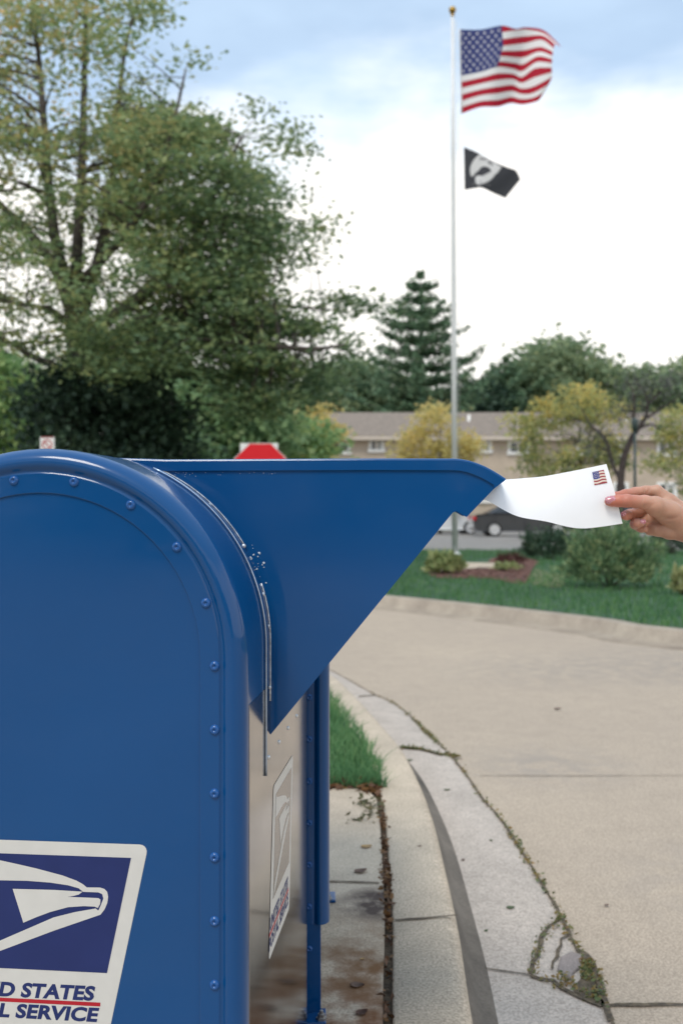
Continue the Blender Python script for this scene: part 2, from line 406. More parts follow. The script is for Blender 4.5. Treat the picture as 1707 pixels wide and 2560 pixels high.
strips('joint', [
    (gz([(690,585),(1100,586),(1568,584)], ZR)+[G(2100,1936,ZR)], 0.006, ZR+0.001, 0.0015),
    (gz([(1235,1578),(1568,1574)], ZR)+[G(2200,2506,ZR)], 0.012, ZR+0.001, 0.002),
    (gz([(320,1216),(450,1206),(592,1195)], 0.0), 0.008, 0.0035, 0.002),
    ([G(*Z1(38,1047),0.0), G(*Z1(150,1049),0.0), G(*Z1(255,1054),0.0)], 0.008, 0.0035, 0.001),
    (gz([(700,1405),(720,1425),(905,1452)], jz), 0.007, jc, 0.002),
    (gz([(165,245),(240,240)], jz), 0.02, jc, 0.004),
    (gz([(345,468),(440,476),(540,500)], jz), 0.035, jc, 0.006),
], m_crack)
strips('crack', [
    ([(p.x,p.y) for p in jl if 1.2 < p.y < 7.6], 0.009, jc+0.002, 0.002),
    (gz([(1040,1205),(990,1245),(955,1290),(945,1340),(925,1400),(908,1450)], jz), 0.012, jc+0.001, 0.004),
    (gz([(1085,1265),(1040,1300),(1030,1350),(1010,1400),(1000,1430)], jz), 0.008, jc+0.001, 0.003),
    (gz([(905,1455),(1000,1480),(1100,1540),(1215,1590)], jz), 0.014, jc+0.001, 0.005),
    (gz([(1100,1340),(1150,1370),(1185,1420),(1210,1500),(1235,1580),(1260,1660)], jz), 0.014, jc+0.003, 0.004),
], m_crack)
mb = MB(); mb.poly([G(*Z1(a,b), jz+0.0035) for a,b in [(1110,1480),(1150,1430),(1140,1375),(1165,1375),(1190,1420),(1212,1530),(1205,1572),(1150,1550),(1090,1512)]])
tag(mb.build('broken_patch', m_crack, tri=True), kind='structure')
m_stone = concrete('broken_stone', (0.30,0.25,0.23),(0.22,0.19,0.175), speck=0.3, big=6)
mb = MB(); ring = [G(*Z1(a,b), jz+0.004) for a,b in [(1022,1425),(1038,1372),(1085,1350),(1132,1362),(1128,1412),(1092,1440),(1085,1468),(1052,1452)]]
top = [p*1.0 for p in ring]; cc = sum(ring, Vector())/len(ring)
top = [cc.lerp(p,0.93)+Vector((0,0,0.003+0.004*random.random())) for p in ring]
n = len(ring); mb.add(ring+top, [(i,(i+1)%n,n+(i+1)%n,n+i) for i in range(n)]+[tuple(range(n,2*n))])
tag(mb.build('concrete_chunk', m_stone, bevel=0.004), 'loose chunk of broken concrete beside the weeds in the cracked gutter', 'concrete chunk')

# ------------------------------------------------------------------ vegetation helpers
def leaf_quads(cent, size, aspect=0.5, flat=0.0, droop=0.0, jit=0.35, nrm=None):
    """one folded diamond per centre -> V, F"""
    n = len(cent)
    d = rng.normal(size=(n,3)); d[:,2] = d[:,2]*(1-flat)-droop; d /= np.linalg.norm(d,axis=1)[:,None]+1e-9
    a = rng.normal(size=(n,3))
    if flat: a[:,2] *= (1-flat)
    s = np.cross(d, a); s /= np.linalg.norm(s,axis=1)[:,None]+1e-9
    if flat:
        up = np.tile(np.array([0,0,1.0]),(n,1))+rng.normal(size=(n,3))*0.45
        s2 = np.cross(d, up); s2 /= np.linalg.norm(s2,axis=1)[:,None]+1e-9
        pick = rng.random(n) < flat; s[pick] = s2[pick]
    L_ = size*(1+jit*rng.uniform(-1,1,n))[:,None]
    V = np.empty((n,4,3)); V[:,0] = cent-d*L_*0.5; V[:,2] = cent+d*L_*0.5
    nn = np.cross(d, s)
    V[:,1] = cent+s*L_*aspect*0.5+nn*L_*0.08; V[:,3] = cent-s*L_*aspect*0.5+nn*L_*0.08
    return V.reshape(-1,3), np.arange(n*4).reshape(-1,4)

def in_poly(x, y, poly):
    c = False; n = len(poly)
    for i in range(n):
        x1,y1 = poly[i]; x2,y2 = poly[(i+1)%n]
        if (y1 > y) != (y2 > y) and x < (x2-x1)*(y-y1)/(y2-y1)+x1: c = not c
    return c
def sample_poly(poly, n, dens=None):
    xs = [p[0] for p in poly]; ys = [p[1] for p in poly]; r = []
    while len(r) < n:
        x = random.uniform(min(xs),max(xs)); y = random.uniform(min(ys),max(ys))
        if in_poly(x,y,poly) and (dens is None or random.random() < dens(x,y)): r.append((x,y))
    return r

def grow_tree(name, label, cat, base, leaders, sprays, leafm, barkm, leaf, aspect, per, ext, flat=0.4, droop=0.1, group=None, branch_r=0.03, max_branch=4.0, twig=True):
    """leaders: list of (points, r0, r1); sprays: list of Vector centres; every spray gets a branch from the nearest lower leader point"""
    root = empty(name, base); tag(root, label, cat, group)
    o = Vector(base); mb = MB(); nodes = []
    for pts, r0, r1 in leaders:
        pts = smooth_line([Vector(p)-o for p in pts], 4)
        k = len(pts); mb.tube(pts, [r0+(r1-r0)*i/(k-1) for i in range(k)], 8)
        nodes += [(p, r0+(r1-r0)*i/(k-1)) for i, p in enumerate(pts)]
    NV = np.array([tuple(p) for p,_ in nodes]) if nodes else None
    cents = []
    for c in sprays:
        c = Vector(c)-o
        if NV is not None and twig:
            dv = NV-np.array(c); d2 = np.linalg.norm(dv,axis=1)+np.where(NV[:,2] > c.z-0.1, 1.2*(NV[:,2]-c.z+0.1), 0)
            i = int(np.argmin(d2)); p = nodes[i][0]
            if (p-c).length < max_branch:
                mid = p.lerp(c,0.55)+Vector((random.uniform(-.15,.15),random.uniform(-.15,.15),random.uniform(0.0,.2)))*(c-p).length*0.6
                r = min(branch_r, nodes[i][1]*0.6)*(0.5+0.5*min(1,(p-c).length/2))
                mb.tube([p, p.lerp(mid,.5)+Vector((0,0,.03)), mid, c], [r, r*.75, r*.5, r*.15], 5, cap=False)
        n = max(3, int(per*random.uniform(0.6,1.3)))
        g = rng.normal(size=(n,3))*np.array(ext)*0.5*random.uniform(0.75,1.2)
        # a spray leans along a random direction so its outline is uneven
        th = random.uniform(0,6.28); ln = rng.normal(size=n)*ext[0]*0.45
        g[:,0] += ln*math.cos(th); g[:,1] += ln*math.sin(th); g[:,2] -= np.abs(ln)*0.25
        cents.append(g+np.array(c))
    V, Fq = leaf_quads(np.concatenate(cents), leaf, aspect, flat, droop)
    mb.build('trunk', barkm, root)
    np_mesh('crown', V, Fq, leafm, root)
    return root

# leaf colours
ml_locust = leaf_mat('locust_leaves', [(0.05,(0.127,0.201,0.106)),(0.35,(0.234,0.322,0.142)),(0.62,(0.394,0.413,0.173)),(0.85,(0.628,0.452,0.184)),(1.0,(1.131,0.619,0.162))], 0.42, {'scale':0.45,'dir':(-0.035,0.0,0.03),'off':-0.26})
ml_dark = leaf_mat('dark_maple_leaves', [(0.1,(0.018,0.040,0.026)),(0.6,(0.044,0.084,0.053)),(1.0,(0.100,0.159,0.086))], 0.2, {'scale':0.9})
ml_green = leaf_mat('mid_green_leaves', [(0.1,(0.127,0.217,0.109)),(0.55,(0.216,0.338,0.152)),(1.0,(0.431,0.459,0.196))], 0.42, {'scale':0.8})
ml_light = leaf_mat('light_green_leaves', [(0.1,(0.152,0.271,0.112)),(0.55,(0.262,0.395,0.149)),(1.0,(0.480,0.519,0.187))], 0.45, {'scale':0.8})
ml_far = leaf_mat('far_green_leaves', [(0.1,(0.144,0.219,0.131)),(0.55,(0.257,0.335,0.183)),(1.0,(0.448,0.467,0.236))], 0.4, {'scale':0.25})
ml_spruce = leaf_mat('spruce_needles', [(0.1,(0.072,0.139,0.080)),(0.6,(0.141,0.238,0.130)),(1.0,(0.316,0.362,0.212))], 0.2, {'scale':0.6})
ml_yellow = leaf_mat('yellow_leaves', [(0.05,(0.322,0.333,0.124)),(0.4,(0.552,0.483,0.186)),(0.7,(0.713,0.586,0.228)),(1.0,(0.736,0.529,0.186))], 0.5, {'scale':0.45,'dir':(0,0,0.05),'off':-0.2})
ml_yelgreen = leaf_mat('yellow_green_leaves', [(0.05,(0.185,0.251,0.119)),(0.4,(0.356,0.383,0.154)),(0.7,(0.581,0.515,0.178)),(1.0,(0.766,0.528,0.143))], 0.5, {'scale':0.6,'dir':(0,0,0.08),'off':-0.34})
ml_shrub = leaf_mat('shrub_leaves', [(0.05,(0.075,0.141,0.083)),(0.45,(0.165,0.272,0.132)),(0.8,(0.363,0.429,0.215)),(1.0,(0.627,0.479,0.215))], 0.35, {'scale':3.0})
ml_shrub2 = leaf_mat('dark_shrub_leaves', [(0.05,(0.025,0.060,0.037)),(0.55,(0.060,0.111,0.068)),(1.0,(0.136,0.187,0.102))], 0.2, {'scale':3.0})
ml_hosta = leaf_mat('hosta_leaves', [(0.1,(0.15,0.21,0.08)),(0.55,(0.32,0.36,0.15)),(1.0,(0.5,0.5,0.25))], 0.35, {'scale':4.0})
ml_hosta_w = leaf_mat('pale_hosta_leaves', [(0.1,(0.22,0.26,0.10)),(0.55,(0.45,0.45,0.22)),(1.0,(0.6,0.58,0.38))], 0.3, {'scale':5.0})
ml_grass = leaf_mat('grass_blades', [(0.05,(0.051,0.145,0.065)),(0.5,(0.118,0.261,0.104)),(0.85,(0.201,0.334,0.131)),(1.0,(0.369,0.362,0.144))], 0.4, {'scale':1.5})
ml_grass_far = leaf_mat('lawn_blades', [(0.05,(0.042,0.121,0.051)),(0.5,(0.087,0.212,0.079)),(0.85,(0.152,0.269,0.090)),(1.0,(0.344,0.297,0.101))], 0.35, {'scale':0.8})
ml_weed = leaf_mat('weed_leaves', [(0.1,(0.07,0.12,0.05)),(0.4,(0.15,0.18,0.07)),(0.65,(0.26,0.19,0.07)),(1.0,(0.34,0.18,0.05))], 0.3, {'scale':12})
ml_litter = leaf_mat('dry_leaf_litter', [(0.1,(0.05,0.028,0.016)),(0.5,(0.13,0.06,0.028)),(0.85,(0.25,0.14,0.05)),(1.0,(0.42,0.30,0.10))], 0.1, {'scale':15})

# ---- big honey locust
Z0 = lambda x, y: (x/1.742, y/1.742)
YT = 19.0
def T(x, y, dy=0.0): return P(*Z0(x,y), YT+dy)
crown = [(-420,1500),(-420,60),(-100,-160),(100,-90),(350,-120),(540,-40),(560,60),(500,180),(580,250),(660,300),(700,380),(720,450),(820,490),(910,545),(970,620),(1090,690),(1150,760),(1150,830),
         (1150,890),(1170,960),(1240,990),(1270,1060),(1230,1140),(1180,1240),(1240,1310),(1340,1390),(1400,1450),(1430,1520),(1480,1600),(1450,1690),(1300,1780),(1050,1800),(930,1660),(700,1620),(500,1640),(350,1600),(250,1500),(80,1480),(-100,1560)]
def dens(x, y):
    d = 1.0
    if x < 520 and y < 1450: d = 0.29
    if x < 620 and y < 420: d = 0.20
    if x < 300 and 1150 < y < 1550: d = 0.22
    if 380 < x < 720 and 1050 < y < 1350: d *= 0.6
    if 880 < x < 1020 and 1040 < y < 1150: d *= 0.15
    if x > 1150: d *= 0.85
    return d
sp = []
for x, y in sample_poly(crown, 640, dens):
    half = 3.6*max(0.25, min(1, (1550-abs(x-420))/1400)); sp.append(T(x, y, random.uniform(-half, half)))
# thin outlying sprays along the right edge
for x, y in [(1300,640),(1290,560),(1125,470),(830,255),(650,70),(620,10),(1340,960),(1370,1000),(1320,1110),(1480,1280),(1560,1300),(1610,1330),(1530,1330),(1440,1310),(1500,1490),(1530,1520),(160,20),(200,70),(330,10),(380,40),(340,-20),(130,-10),(560,40),(640,15),(1270,840),(1190,600)]:
    sp.append(T(x, y, random.uniform(-1,1)))
trunk_base = Vector((P(189,900,YT).x, YT, -0.02))
lead = [([trunk_base, T(322,1700), T(330,1500), T(332,1200), T(350,900), T(362,600), T(372,200), T(380,-60)], 0.19, 0.025),
        ([T(325,1480), T(380,1300,.4), T(430,1120,.6), T(490,800,.8), T(512,550,.8), T(540,250,.6), T(600,0,.5)], 0.15, 0.02),
        ([T(328,1350), T(250,1080,-.4), T(218,850,-.6), T(190,500,-.7), T(165,200,-.6), T(130,-60,-.6)], 0.13, 0.02),
        ([T(328,1420), T(230,1150,.5), T(100,980,.7), T(-40,840,.8), T(-250,500,.8), T(-330,200,.8)], 0.12, 0.02),
        ([T(330,1480), T(560,1330,-.7), T(800,1130,-1.0), T(880,960,-1.1), T(950,800,-1.1), T(1050,600,-1)], 0.15, 0.02),
        ([T(330,1540), T(620,1420,.8), T(900,1320,1.2), T(1200,1330,1.3), T(1450,1350,1.2)], 0.13, 0.015),
        ([T(325,1560), T(700,1500,-1), T(1050,1500,-1.6), T(1350,1520,-1.6), T(1500,1500,-1.5)], 0.13, 0.015),
        ([T(330,1250), T(520,1050,-1.4), T(680,800,-1.9), T(760,520,-1.9), T(810,300,-1.8)], 0.10, 0.015),
        ([T(322,1620), T(160,1560,.3), T(20,1480,.5), T(-200,1380,.6)], 0.09, 0.02),
        ([T(326,1450), T(230,1350,-1), T(120,1330,-1.4), T(-60,1290,-1.6)], 0.07, 0.015)]
grow_tree('locust_tree', 'tall spreading tree with feathery green leaves and bare upright leaders behind the mailbox', 'tree', trunk_base, lead, sp, ml_locust, m_bark, 0.122, 0.52, 112, (0.54,0.54,0.20), flat=0.65, droop=0.2, branch_r=0.035, max_branch=4.5)

def mass_tree(name, label, cat, poly, Y, n, leafm, barkm, leaf, per, ext, depth, group=None, tr=0.12, flat=0.3, base_x=None, aspect=0.6, dens=None, limbs=5):
    """poly in photo pixels; crown filled with sprays, trunk from the ground with a few limbs"""
    xs = [p[0] for p in poly]; ys = [p[1] for p in poly]
    bx = base_x if base_x is not None else (min(xs)+max(xs))/2
    b = Vector((P(bx, CY, Y).x, Y, -0.02))
    top = P(bx, min(ys)*0.8+max(ys)*0.2, Y)
    mid = P(bx, max(ys)*0.85+min(ys)*0.15, Y)
    lead = [([b, b.lerp(mid,.5), mid, top], tr, tr*0.15)]
    for k in range(limbs):
        tx, ty = sample_poly(poly, 1)[0]
        tgt = P(tx, ty, Y+random.uniform(-depth,depth)*0.8)
        if tgt.z < mid.z: continue
        st = mid.lerp(top, random.uniform(0,.5)); lead.append(([st, st.lerp(tgt,.5)+Vector((0,0,.08*(tgt-st).length)), tgt], tr*0.5, tr*0.08))
    cx = sum(xs)/len(xs); hw = (max(xs)-min(xs))/2
    sp = [P(x, y, Y+random.uniform(-1,1)*depth*max(.2,1-abs(x-cx)/hw*.7)) for x, y in sample_poly(poly, n, dens)]
    return grow_tree(name, label, cat, b, lead, sp, leafm, barkm, leaf, aspect, per, ext, flat=flat, group=group, branch_r=tr*0.25, max_branch=ext[0]*5)

zz = lambda lst: [Z0(a,b) for a,b in lst]
dd = lambda lst: [D(a,b) for a,b in lst]
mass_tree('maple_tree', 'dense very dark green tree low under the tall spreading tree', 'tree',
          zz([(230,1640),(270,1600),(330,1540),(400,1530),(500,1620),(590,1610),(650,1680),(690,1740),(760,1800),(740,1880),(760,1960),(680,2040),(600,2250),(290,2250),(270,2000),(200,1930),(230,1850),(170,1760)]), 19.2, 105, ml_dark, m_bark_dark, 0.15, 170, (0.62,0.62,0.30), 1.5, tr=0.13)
mass_tree('shrub_tree', 'light green bushy tree at the left edge beside the dark tree', 'tree',
          zz([(-350,1560),(-200,1500),(40,1570),(100,1640),(150,1750),(190,1900),(220,2200),(-350,2250)]), 27, 170, ml_light, m_bark, 0.22, 100, (0.7,0.7,0.45), 2.0)
mass_tree('shrub_tree', 'olive green bushy tree between the dark tree and the stop sign', 'tree',
          zz([(740,1660),(830,1610),(930,1650),(960,1720),(1150,1760),(1230,1830),(1200,1980),(1100,2250),(620,2250),(680,1980),(780,1900)]), 31, 190, ml_green, m_bark, 0.24, 100, (0.75,0.75,0.45), 2.2)
mass_tree('shrub_tree', 'fresh green low bushy tree right behind the red stop sign', 'tree',
          zz([(1000,1880),(1080,1830),(1180,1800),(1300,1830),(1400,1900),(1430,1980),(1400,2250),(950,2250)]), 34, 110, ml_light, m_bark, 0.24, 80, (0.8,0.8,0.45), 2.0)
mass_tree('shrub_tree', 'greyish green bush under the right side of the dark tree', 'tree',
          zz([(660,1950),(720,1900),(800,1880),(860,1920),(900,2000),(900,2250),(620,2250)]), 24, 90, ml_green, m_bark, 0.18, 90, (0.5,0.5,0.35), 1.2)

# ---- spruce
def spruce(label, px, top_y, base_y, Y, wid, group=None, nwh=15, seedv=3):
    rs = random.Random(seedv)
    b = Vector((P(px,CY,Y).x, Y, -0.02)); top = P(px, top_y, Y); H = top.z-b.z
    root = empty('spruce_tree', b); tag(root, label, 'tree', group)
    mb = MB(); mb.tube([(0,0,0),(0,0,H*.5),(0,0,H)], [H*.022, H*.013, 0.02], 8)
    cents = []
    zlow = P(px, base_y, Y).z-b.z
    for w in range(nwh):
        f = w/(nwh-1); z = zlow+(H-zlow)*(f**0.9)*0.985
        Lw = wid*(1-f)**0.78*rs.uniform(.82,1.12)+0.25
        nb = 9 if f < .8 else 6
        off = rs.uniform(0,6.28)
        for k in range(nb):
            th = off+2*math.pi*k/nb+rs.uniform(-.2,.2); l = Lw*rs.uniform(.72,1.12)
            pts = []
            for q in range(6):
                u = q/5; rr = l*u; zz_ = z+l*(-0.12*u+0.34*u*u)+rs.uniform(-.03,.03)
                pts.append(Vector((math.cos(th)*rr, math.sin(th)*rr, zz_)))
            mb.tube(pts, [.07*(1-f*.6)*(1-.8*q/5)+.01 for q in range(6)], 4, cap=False)
            m = int(36*l+22)
            u = np.array([rs.uniform(.12,1.03) for _ in range(m)]); 
            wd = 0.22*l*(1-np.abs(u-.5)*1.0)*.55+.16
            side = rng.normal(size=m)*wd*.6
            x = math.cos(th)*l*u-math.sin(th)*side; y = math.sin(th)*l*u+math.cos(th)*side
            zc = z+l*(-0.12*u+0.34*u*u)+rng.normal(size=m)*.13+.05
            cents.append(np.stack([x,y,zc],1))
    V, Fq = leaf_quads(np.concatenate(cents), 0.46, 0.32, 0.3, 0.0)
    mb.build('trunk', m_bark_dark, root); np_mesh('crown', V, Fq, ml_spruce, root)
    return root
spruce('tall dark spruce with tiered upswept branches beside the flagpole', 965*1.0887, 684, 1075, 74, 5.6, nwh=12)
spruce('short dark conifer top rising left of the big round tree beyond the roof', 1160*1.0887, 898, 1040, 84, 4.6, nwh=7, seedv=5)

# ---- far trees beyond the building
FG = 'trees beyond the roof'
mass_tree('broadleaf_tree', 'big round green tree highest of the row beyond the roof', 'tree', dd([(1150,960),(1160,870),(1200,830),(1230,800),(1270,785),(1300,780),(1340,800),(1370,830),(1420,850),(1430,960)]), 86, 210, ml_far, m_bark, 0.55, 60, (1.7,1.7,1.0), 4.0, FG, tr=.3)
mass_tree('broadleaf_tree', 'dull green tree at the right edge of the row beyond the roof', 'tree', dd([(1400,960),(1400,870),(1440,845),(1490,835),(1530,850),(1580,825),(1700,820),(1750,960)]), 90, 190, ml_far, m_bark, 0.55, 60, (1.7,1.7,1.0), 4.0, FG, tr=.3)
mass_tree('broadleaf_tree', 'dark low tree filling the dip between spruce and big round tree', 'tree', dd([(1040,960),(1050,895),(1080,882),(1110,890),(1160,900),(1180,960)]), 82, 110, ml_dark, m_bark, 0.5, 60, (1.5,1.5,.9), 3.0, FG, tr=.25)
mass_tree('broadleaf_tree', 'green tree low between the tall spreading tree and the spruce', 'tree', dd([(690,960),(700,880),(760,850),(800,830),(850,840),(880,880),(960,900),(980,960)]), 80, 190, ml_far, m_bark, 0.5, 60, (1.5,1.5,.9), 3.5, FG, tr=.25)
mass_tree('broadleaf_tree', 'far green tree mostly hidden behind the dark tree', 'tree', dd([(-300,980),(-250,850),(0,815),(200,850),(420,830),(640,870),(700,980)]), 78, 230, ml_far, m_bark, 0.5, 55, (1.8,1.8,1.0), 4.0, FG, tr=.25)

# ---- far wood closing the horizon on both sides
cl_ = []
for x0_, x1_ in ((-190,-28),(52,190)):
    for k_ in range(130):
        bx_ = random.uniform(x0_, x1_); by_ = random.uniform(84,112); hh_ = 9+5*math.sin(bx_*.19)+3*math.sin(bx_*.53+1)
        cl_.append(rng.normal(size=(110,3))*np.array([1.7,1.7,1.2])+np.array([bx_, by_, max(.6, random.random()**.8*hh_)]))
V_, F_ = leaf_quads(np.concatenate(cl_), .7, .6, .3, 0)
tag(np_mesh('treeline', V_, F_, ml_far), 'far green wood along the horizon on both sides of the apartment block', 'wood', kind='stuff')
# ---- yellow trees
YG = 'yellowing trees in front of the apartment building'
mass_tree('yellow_tree', 'small pale yellow tree just right of the stop sign', 'tree', dd([(675,1075),(684,985),(694,950),(708,930),(722,950),(737,920),(752,950),(780,980),(795,1010),(765,1030),(745,1050),(735,1090)]), 51, 85, ml_yellow, m_bark, 0.22, 52, (0.6,0.6,0.32), 1.4, YG, base_x=D(735,0)[0], tr=.09)
mass_tree('yellow_tree', 'yellow green tree directly behind the flagpole', 'tree', dd([(915,1040),(930,995),(955,965),(978,935),(1005,912),(1020,940),(1040,990),(1085,1005),(1098,1030),(1070,1060),(1040,1120),(960,1120)]), 49, 95, ml_yellow, m_bark, 0.22, 50, (0.6,0.6,0.32), 1.6, YG, base_x=D(1010,0)[0], tr=.1)
mass_tree('yellow_tree', 'broad yellow green tree above the white envelope', 'tree', dd([(1175,960),(1230,930),(1260,890),(1310,878),(1380,882),(1425,900),(1440,960),(1430,1060),(1380,1110),(1280,1150),(1215,1140),(1195,1060),(1180,1000)]), 38, 125, ml_yelgreen, m_bark, 0.17, 55, (0.48,0.48,0.26), 1.5, YG, base_x=D(1330,0)[0], tr=.09)
mass_tree('yellow_tree', 'orange tinted tree at the right edge of the picture', 'tree', dd([(1490,1060),(1505,990),(1530,940),(1600,930),(1700,950),(1720,1120),(1560,1130),(1500,1090)]), 36, 85, ml_yelgreen, m_bark, 0.17, 55, (0.48,0.48,0.26), 1.4, YG, base_x=D(1600,0)[0], tr=.09)

# ---- sparse dark crab apple
Z2 = lambda x, y: (1500+x/6.188, 850+y/6.188)
YC = 31.0
def Tc(x, y, dy=0): return P(*Z2(x,y), YC+dy)
cb = Vector((Tc(310,2300).x, YC, -0.02))
cl = [([cb, Tc(310,2350), Tc(320,2100), Tc(370,1800), Tc(480,1520), Tc(560,1400)], 0.13, 0.08),
      ([Tc(300,2150), Tc(200,1950,.3), Tc(120,1650,.5), Tc(40,1480,.6), Tc(-160,1300,.8), Tc(-300,1050,.8)], 0.07, 0.02),
      ([Tc(540,1420), Tc(640,1290), Tc(710,1150), Tc(730,1000,.2), Tc(690,850,.3), Tc(560,650,.4)], 0.08, 0.015),
      ([Tc(545,1410), Tc(520,1250,-.4), Tc(520,1000,-.5), Tc(500,800,-.5), Tc(400,650,-.6)], 0.06, 0.012),
      ([Tc(590,1370), Tc(740,1310,.3), Tc(850,1330,.5), Tc(900,1400,.6)], 0.05, 0.012),
      ([Tc(690,1210), Tc(820,1140), Tc(930,1050), Tc(1080,960), Tc(1250,820)], 0.05, 0.012),
      ([Tc(730,1000), Tc(860,860), Tc(960,780), Tc(1100,640)], 0.035, 0.01)]
csp = [Tc(x, y, random.uniform(-.7,.7)) for x, y in sample_poly([(250,560),(520,540),(760,480),(820,620),(760,800),(640,900),(660,1150),(520,1200),(280,1180),(240,1050),(440,950),(420,700)], 60)]
csp += [Tc(x, y, random.uniform(-.7,.7)) for x, y in sample_poly([(760,620),(1250,500),(1300,700),(1080,900),(850,980)], 34)]
csp += [Tc(x, y, random.uniform(-.7,.7)) for x, y in sample_poly([(-250,1300),(60,1300),(300,1700),(240,1850),(-150,1800)], 26)]
ml_twig = leaf_mat('dull_purple_leaves', [(0.1,(0.060,0.063,0.057)),(0.6,(0.112,0.118,0.100)),(1.0,(0.210,0.213,0.157))], 0.2, {'scale':1.5})
grow_tree('crab_apple_tree', 'dark twisted nearly bare tree just above the hand', 'tree', cb, cl, csp, ml_twig, m_bark_dark, 0.11, 0.5, 11, (0.55,0.55,0.45), branch_r=0.02, max_branch=2.5)

# ---- trees behind the camera: the dark mass mirrored in the mailbox paint
for k_, (bx_, by_) in enumerate([(-11,-24),(-3,-26),(5,-24.5),(14,-28)]):
    b_ = Vector((bx_, by_, -.1)); sp_ = [Vector((bx_+random.gauss(0,2.3), by_+random.gauss(0,1.8), 0.8+random.random()*5.5)) for _ in range(120)]
    ld_ = [([b_, b_+Vector((.1,0,3)), b_+Vector((-.1,.1,6.2))], .22, .04)]
    grow_tree('maple_tree', 'full dark tree out of frame behind the photographer', 'tree', b_, ld_, sp_, ml_dark, m_bark_dark, .34, .6, 60, (1.1,1.1,.7), group='trees behind the photographer', branch_r=.05, max_branch=4)
# ---- shrubs
def shrub(name, label, px, base_y, w, h, depth, leafm, n, leaf, cat='shrub', group=None, stems=9, aspect=0.38, z=0.0, upward=True):
    b = G(px, base_y, z); root = empty(name, b); tag(root, label, cat, group)
    mb = MB(); cents = []; dirs = []
    for k in range(n):
        th = random.uniform(0, 2*math.pi); el_ = math.asin(random.random()**.8); sh_ = random.uniform(.45,1.0)**.5
        bump = sh_*(1+0.16*math.sin(3*th+5*el_)+0.12*math.sin(5*th-7*el_+1)+0.10*math.sin(9*th+11*el_))
        ce = math.cos(el_)**.8
        cents.append((math.cos(th)*ce*w/2*bump, math.sin(th)*ce*depth/2*bump, .03+(.10+.90*math.sin(el_))*h*bump))
    for k in range(stems):
        c = cents[random.randrange(n)]; mb.tube([(0.05*random.uniform(-1,1),0.05*random.uniform(-1,1),-0.02),(c[0]*.5,c[1]*.5,c[2]*.6),c],[.012,.009,.004],5)
    cents = np.array(cents)
    d = cents.copy(); d[:,2] = np.abs(d[:,2])+.2; d += rng.normal(size=d.shape)*.28; d /= np.linalg.norm(d,axis=1)[:,None]
    s = np.cross(d, rng.normal(size=d.shape)); s /= np.linalg.norm(s,axis=1)[:,None]
    Ls = leaf*rng.uniform(.6,1.3,len(cents))[:,None]; nn = np.cross(d,s)
    V = np.empty((len(cents),4,3)); V[:,0] = cents-d*Ls*.4; V[:,2] = cents+d*Ls*.6
    V[:,1] = cents+s*Ls*aspect*.5+nn*Ls*.07; V[:,3] = cents-s*Ls*aspect*.5+nn*Ls*.07
    mb.build('stem', m_bark, root); np_mesh('foliage', V.reshape(-1,3), np.arange(len(cents)*4).reshape(-1,4), leafm, root)
    return root
shrub('garden_shrub', 'large rounded green shrub with pale flower heads on the lawn below the hand', 1523, 1468, 1.30, 0.82, 1.1, ml_shrub, 5200, 0.085)
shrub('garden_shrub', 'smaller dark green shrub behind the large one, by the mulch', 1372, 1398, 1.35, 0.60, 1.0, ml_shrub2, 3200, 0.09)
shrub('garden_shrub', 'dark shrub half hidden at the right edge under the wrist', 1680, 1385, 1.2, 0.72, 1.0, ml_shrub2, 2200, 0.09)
shrub('hosta_plant', 'pale green leafy plant at the foot of the flagpole', 1112, 1434, 0.62, 0.32, 0.6, ml_hosta, 330, 0.15, 'plant', aspect=0.6)
shrub('hosta_plant', 'pale yellow and white leafed plant at the right picture edge', 1709, 1486, 0.33, 0.30, 0.35, ml_hosta_w, 200, 0.13, 'plant', aspect=0.6)
shrub('ground_plant', 'low yellowish plant in the middle of the mulch bed', 1268, 1428, 0.5, 0.12, 0.4, ml_hosta, 200, 0.09, 'plant', aspect=0.4)
shrub('barberry_shrub', 'low dark red shrub on the mulch left of the dark shrub', 1275, 1412, 0.62, 0.2, 0.6, leaf_mat('red_leaves',[(0.1,(0.05,0.016,0.016)),(1.0,(0.12,0.045,0.035))],0.2), 900, 0.05, 'shrub')

# mulch bed and stone path
m_mulch = mat('red_brown_mulch', (0.12,0.05,0.035), rough=1, col2=(0.21,0.10,0.07), scale=18, bump=1.0, bscale=50)
Z3 = lambda x, y: (950+x/2.071, 1250+y/2.071)
polysheet('mulch_bed', [(p.x,p.y) for p in smooth_line([G(*Z3(a,b)) for a,b in [(215,372),(330,368),(450,358),(600,348),(560,320),(600,298),(690,292),(815,318),(790,350),(770,400),(745,432),(690,430),(560,408),(430,404),(300,404),(215,372)]],4)[:-1]], 0.006, m_mulch)
polysheet('stone_path', [(p.x,p.y) for p in [G(*Z3(a,b)) for a,b in [(215,355),(420,325),(595,328),(605,352),(450,357),(320,366),(215,369)]]], 0.010, m_kerb)
m_dry = mat('dry_grass', (0.16,0.155,0.075), rough=1, col2=(0.08,0.12,0.05), scale=6, bump=.8, bscale=60)
polysheet('dry_turf', [(p.x,p.y) for p in smooth_line([G(*Z3(a,b)) for a,b in [(795,352),(860,370),(950,420),(930,450),(840,448),(770,420),(795,352)]],4)[:-1]], 0.003, m_dry)
mb = MB()
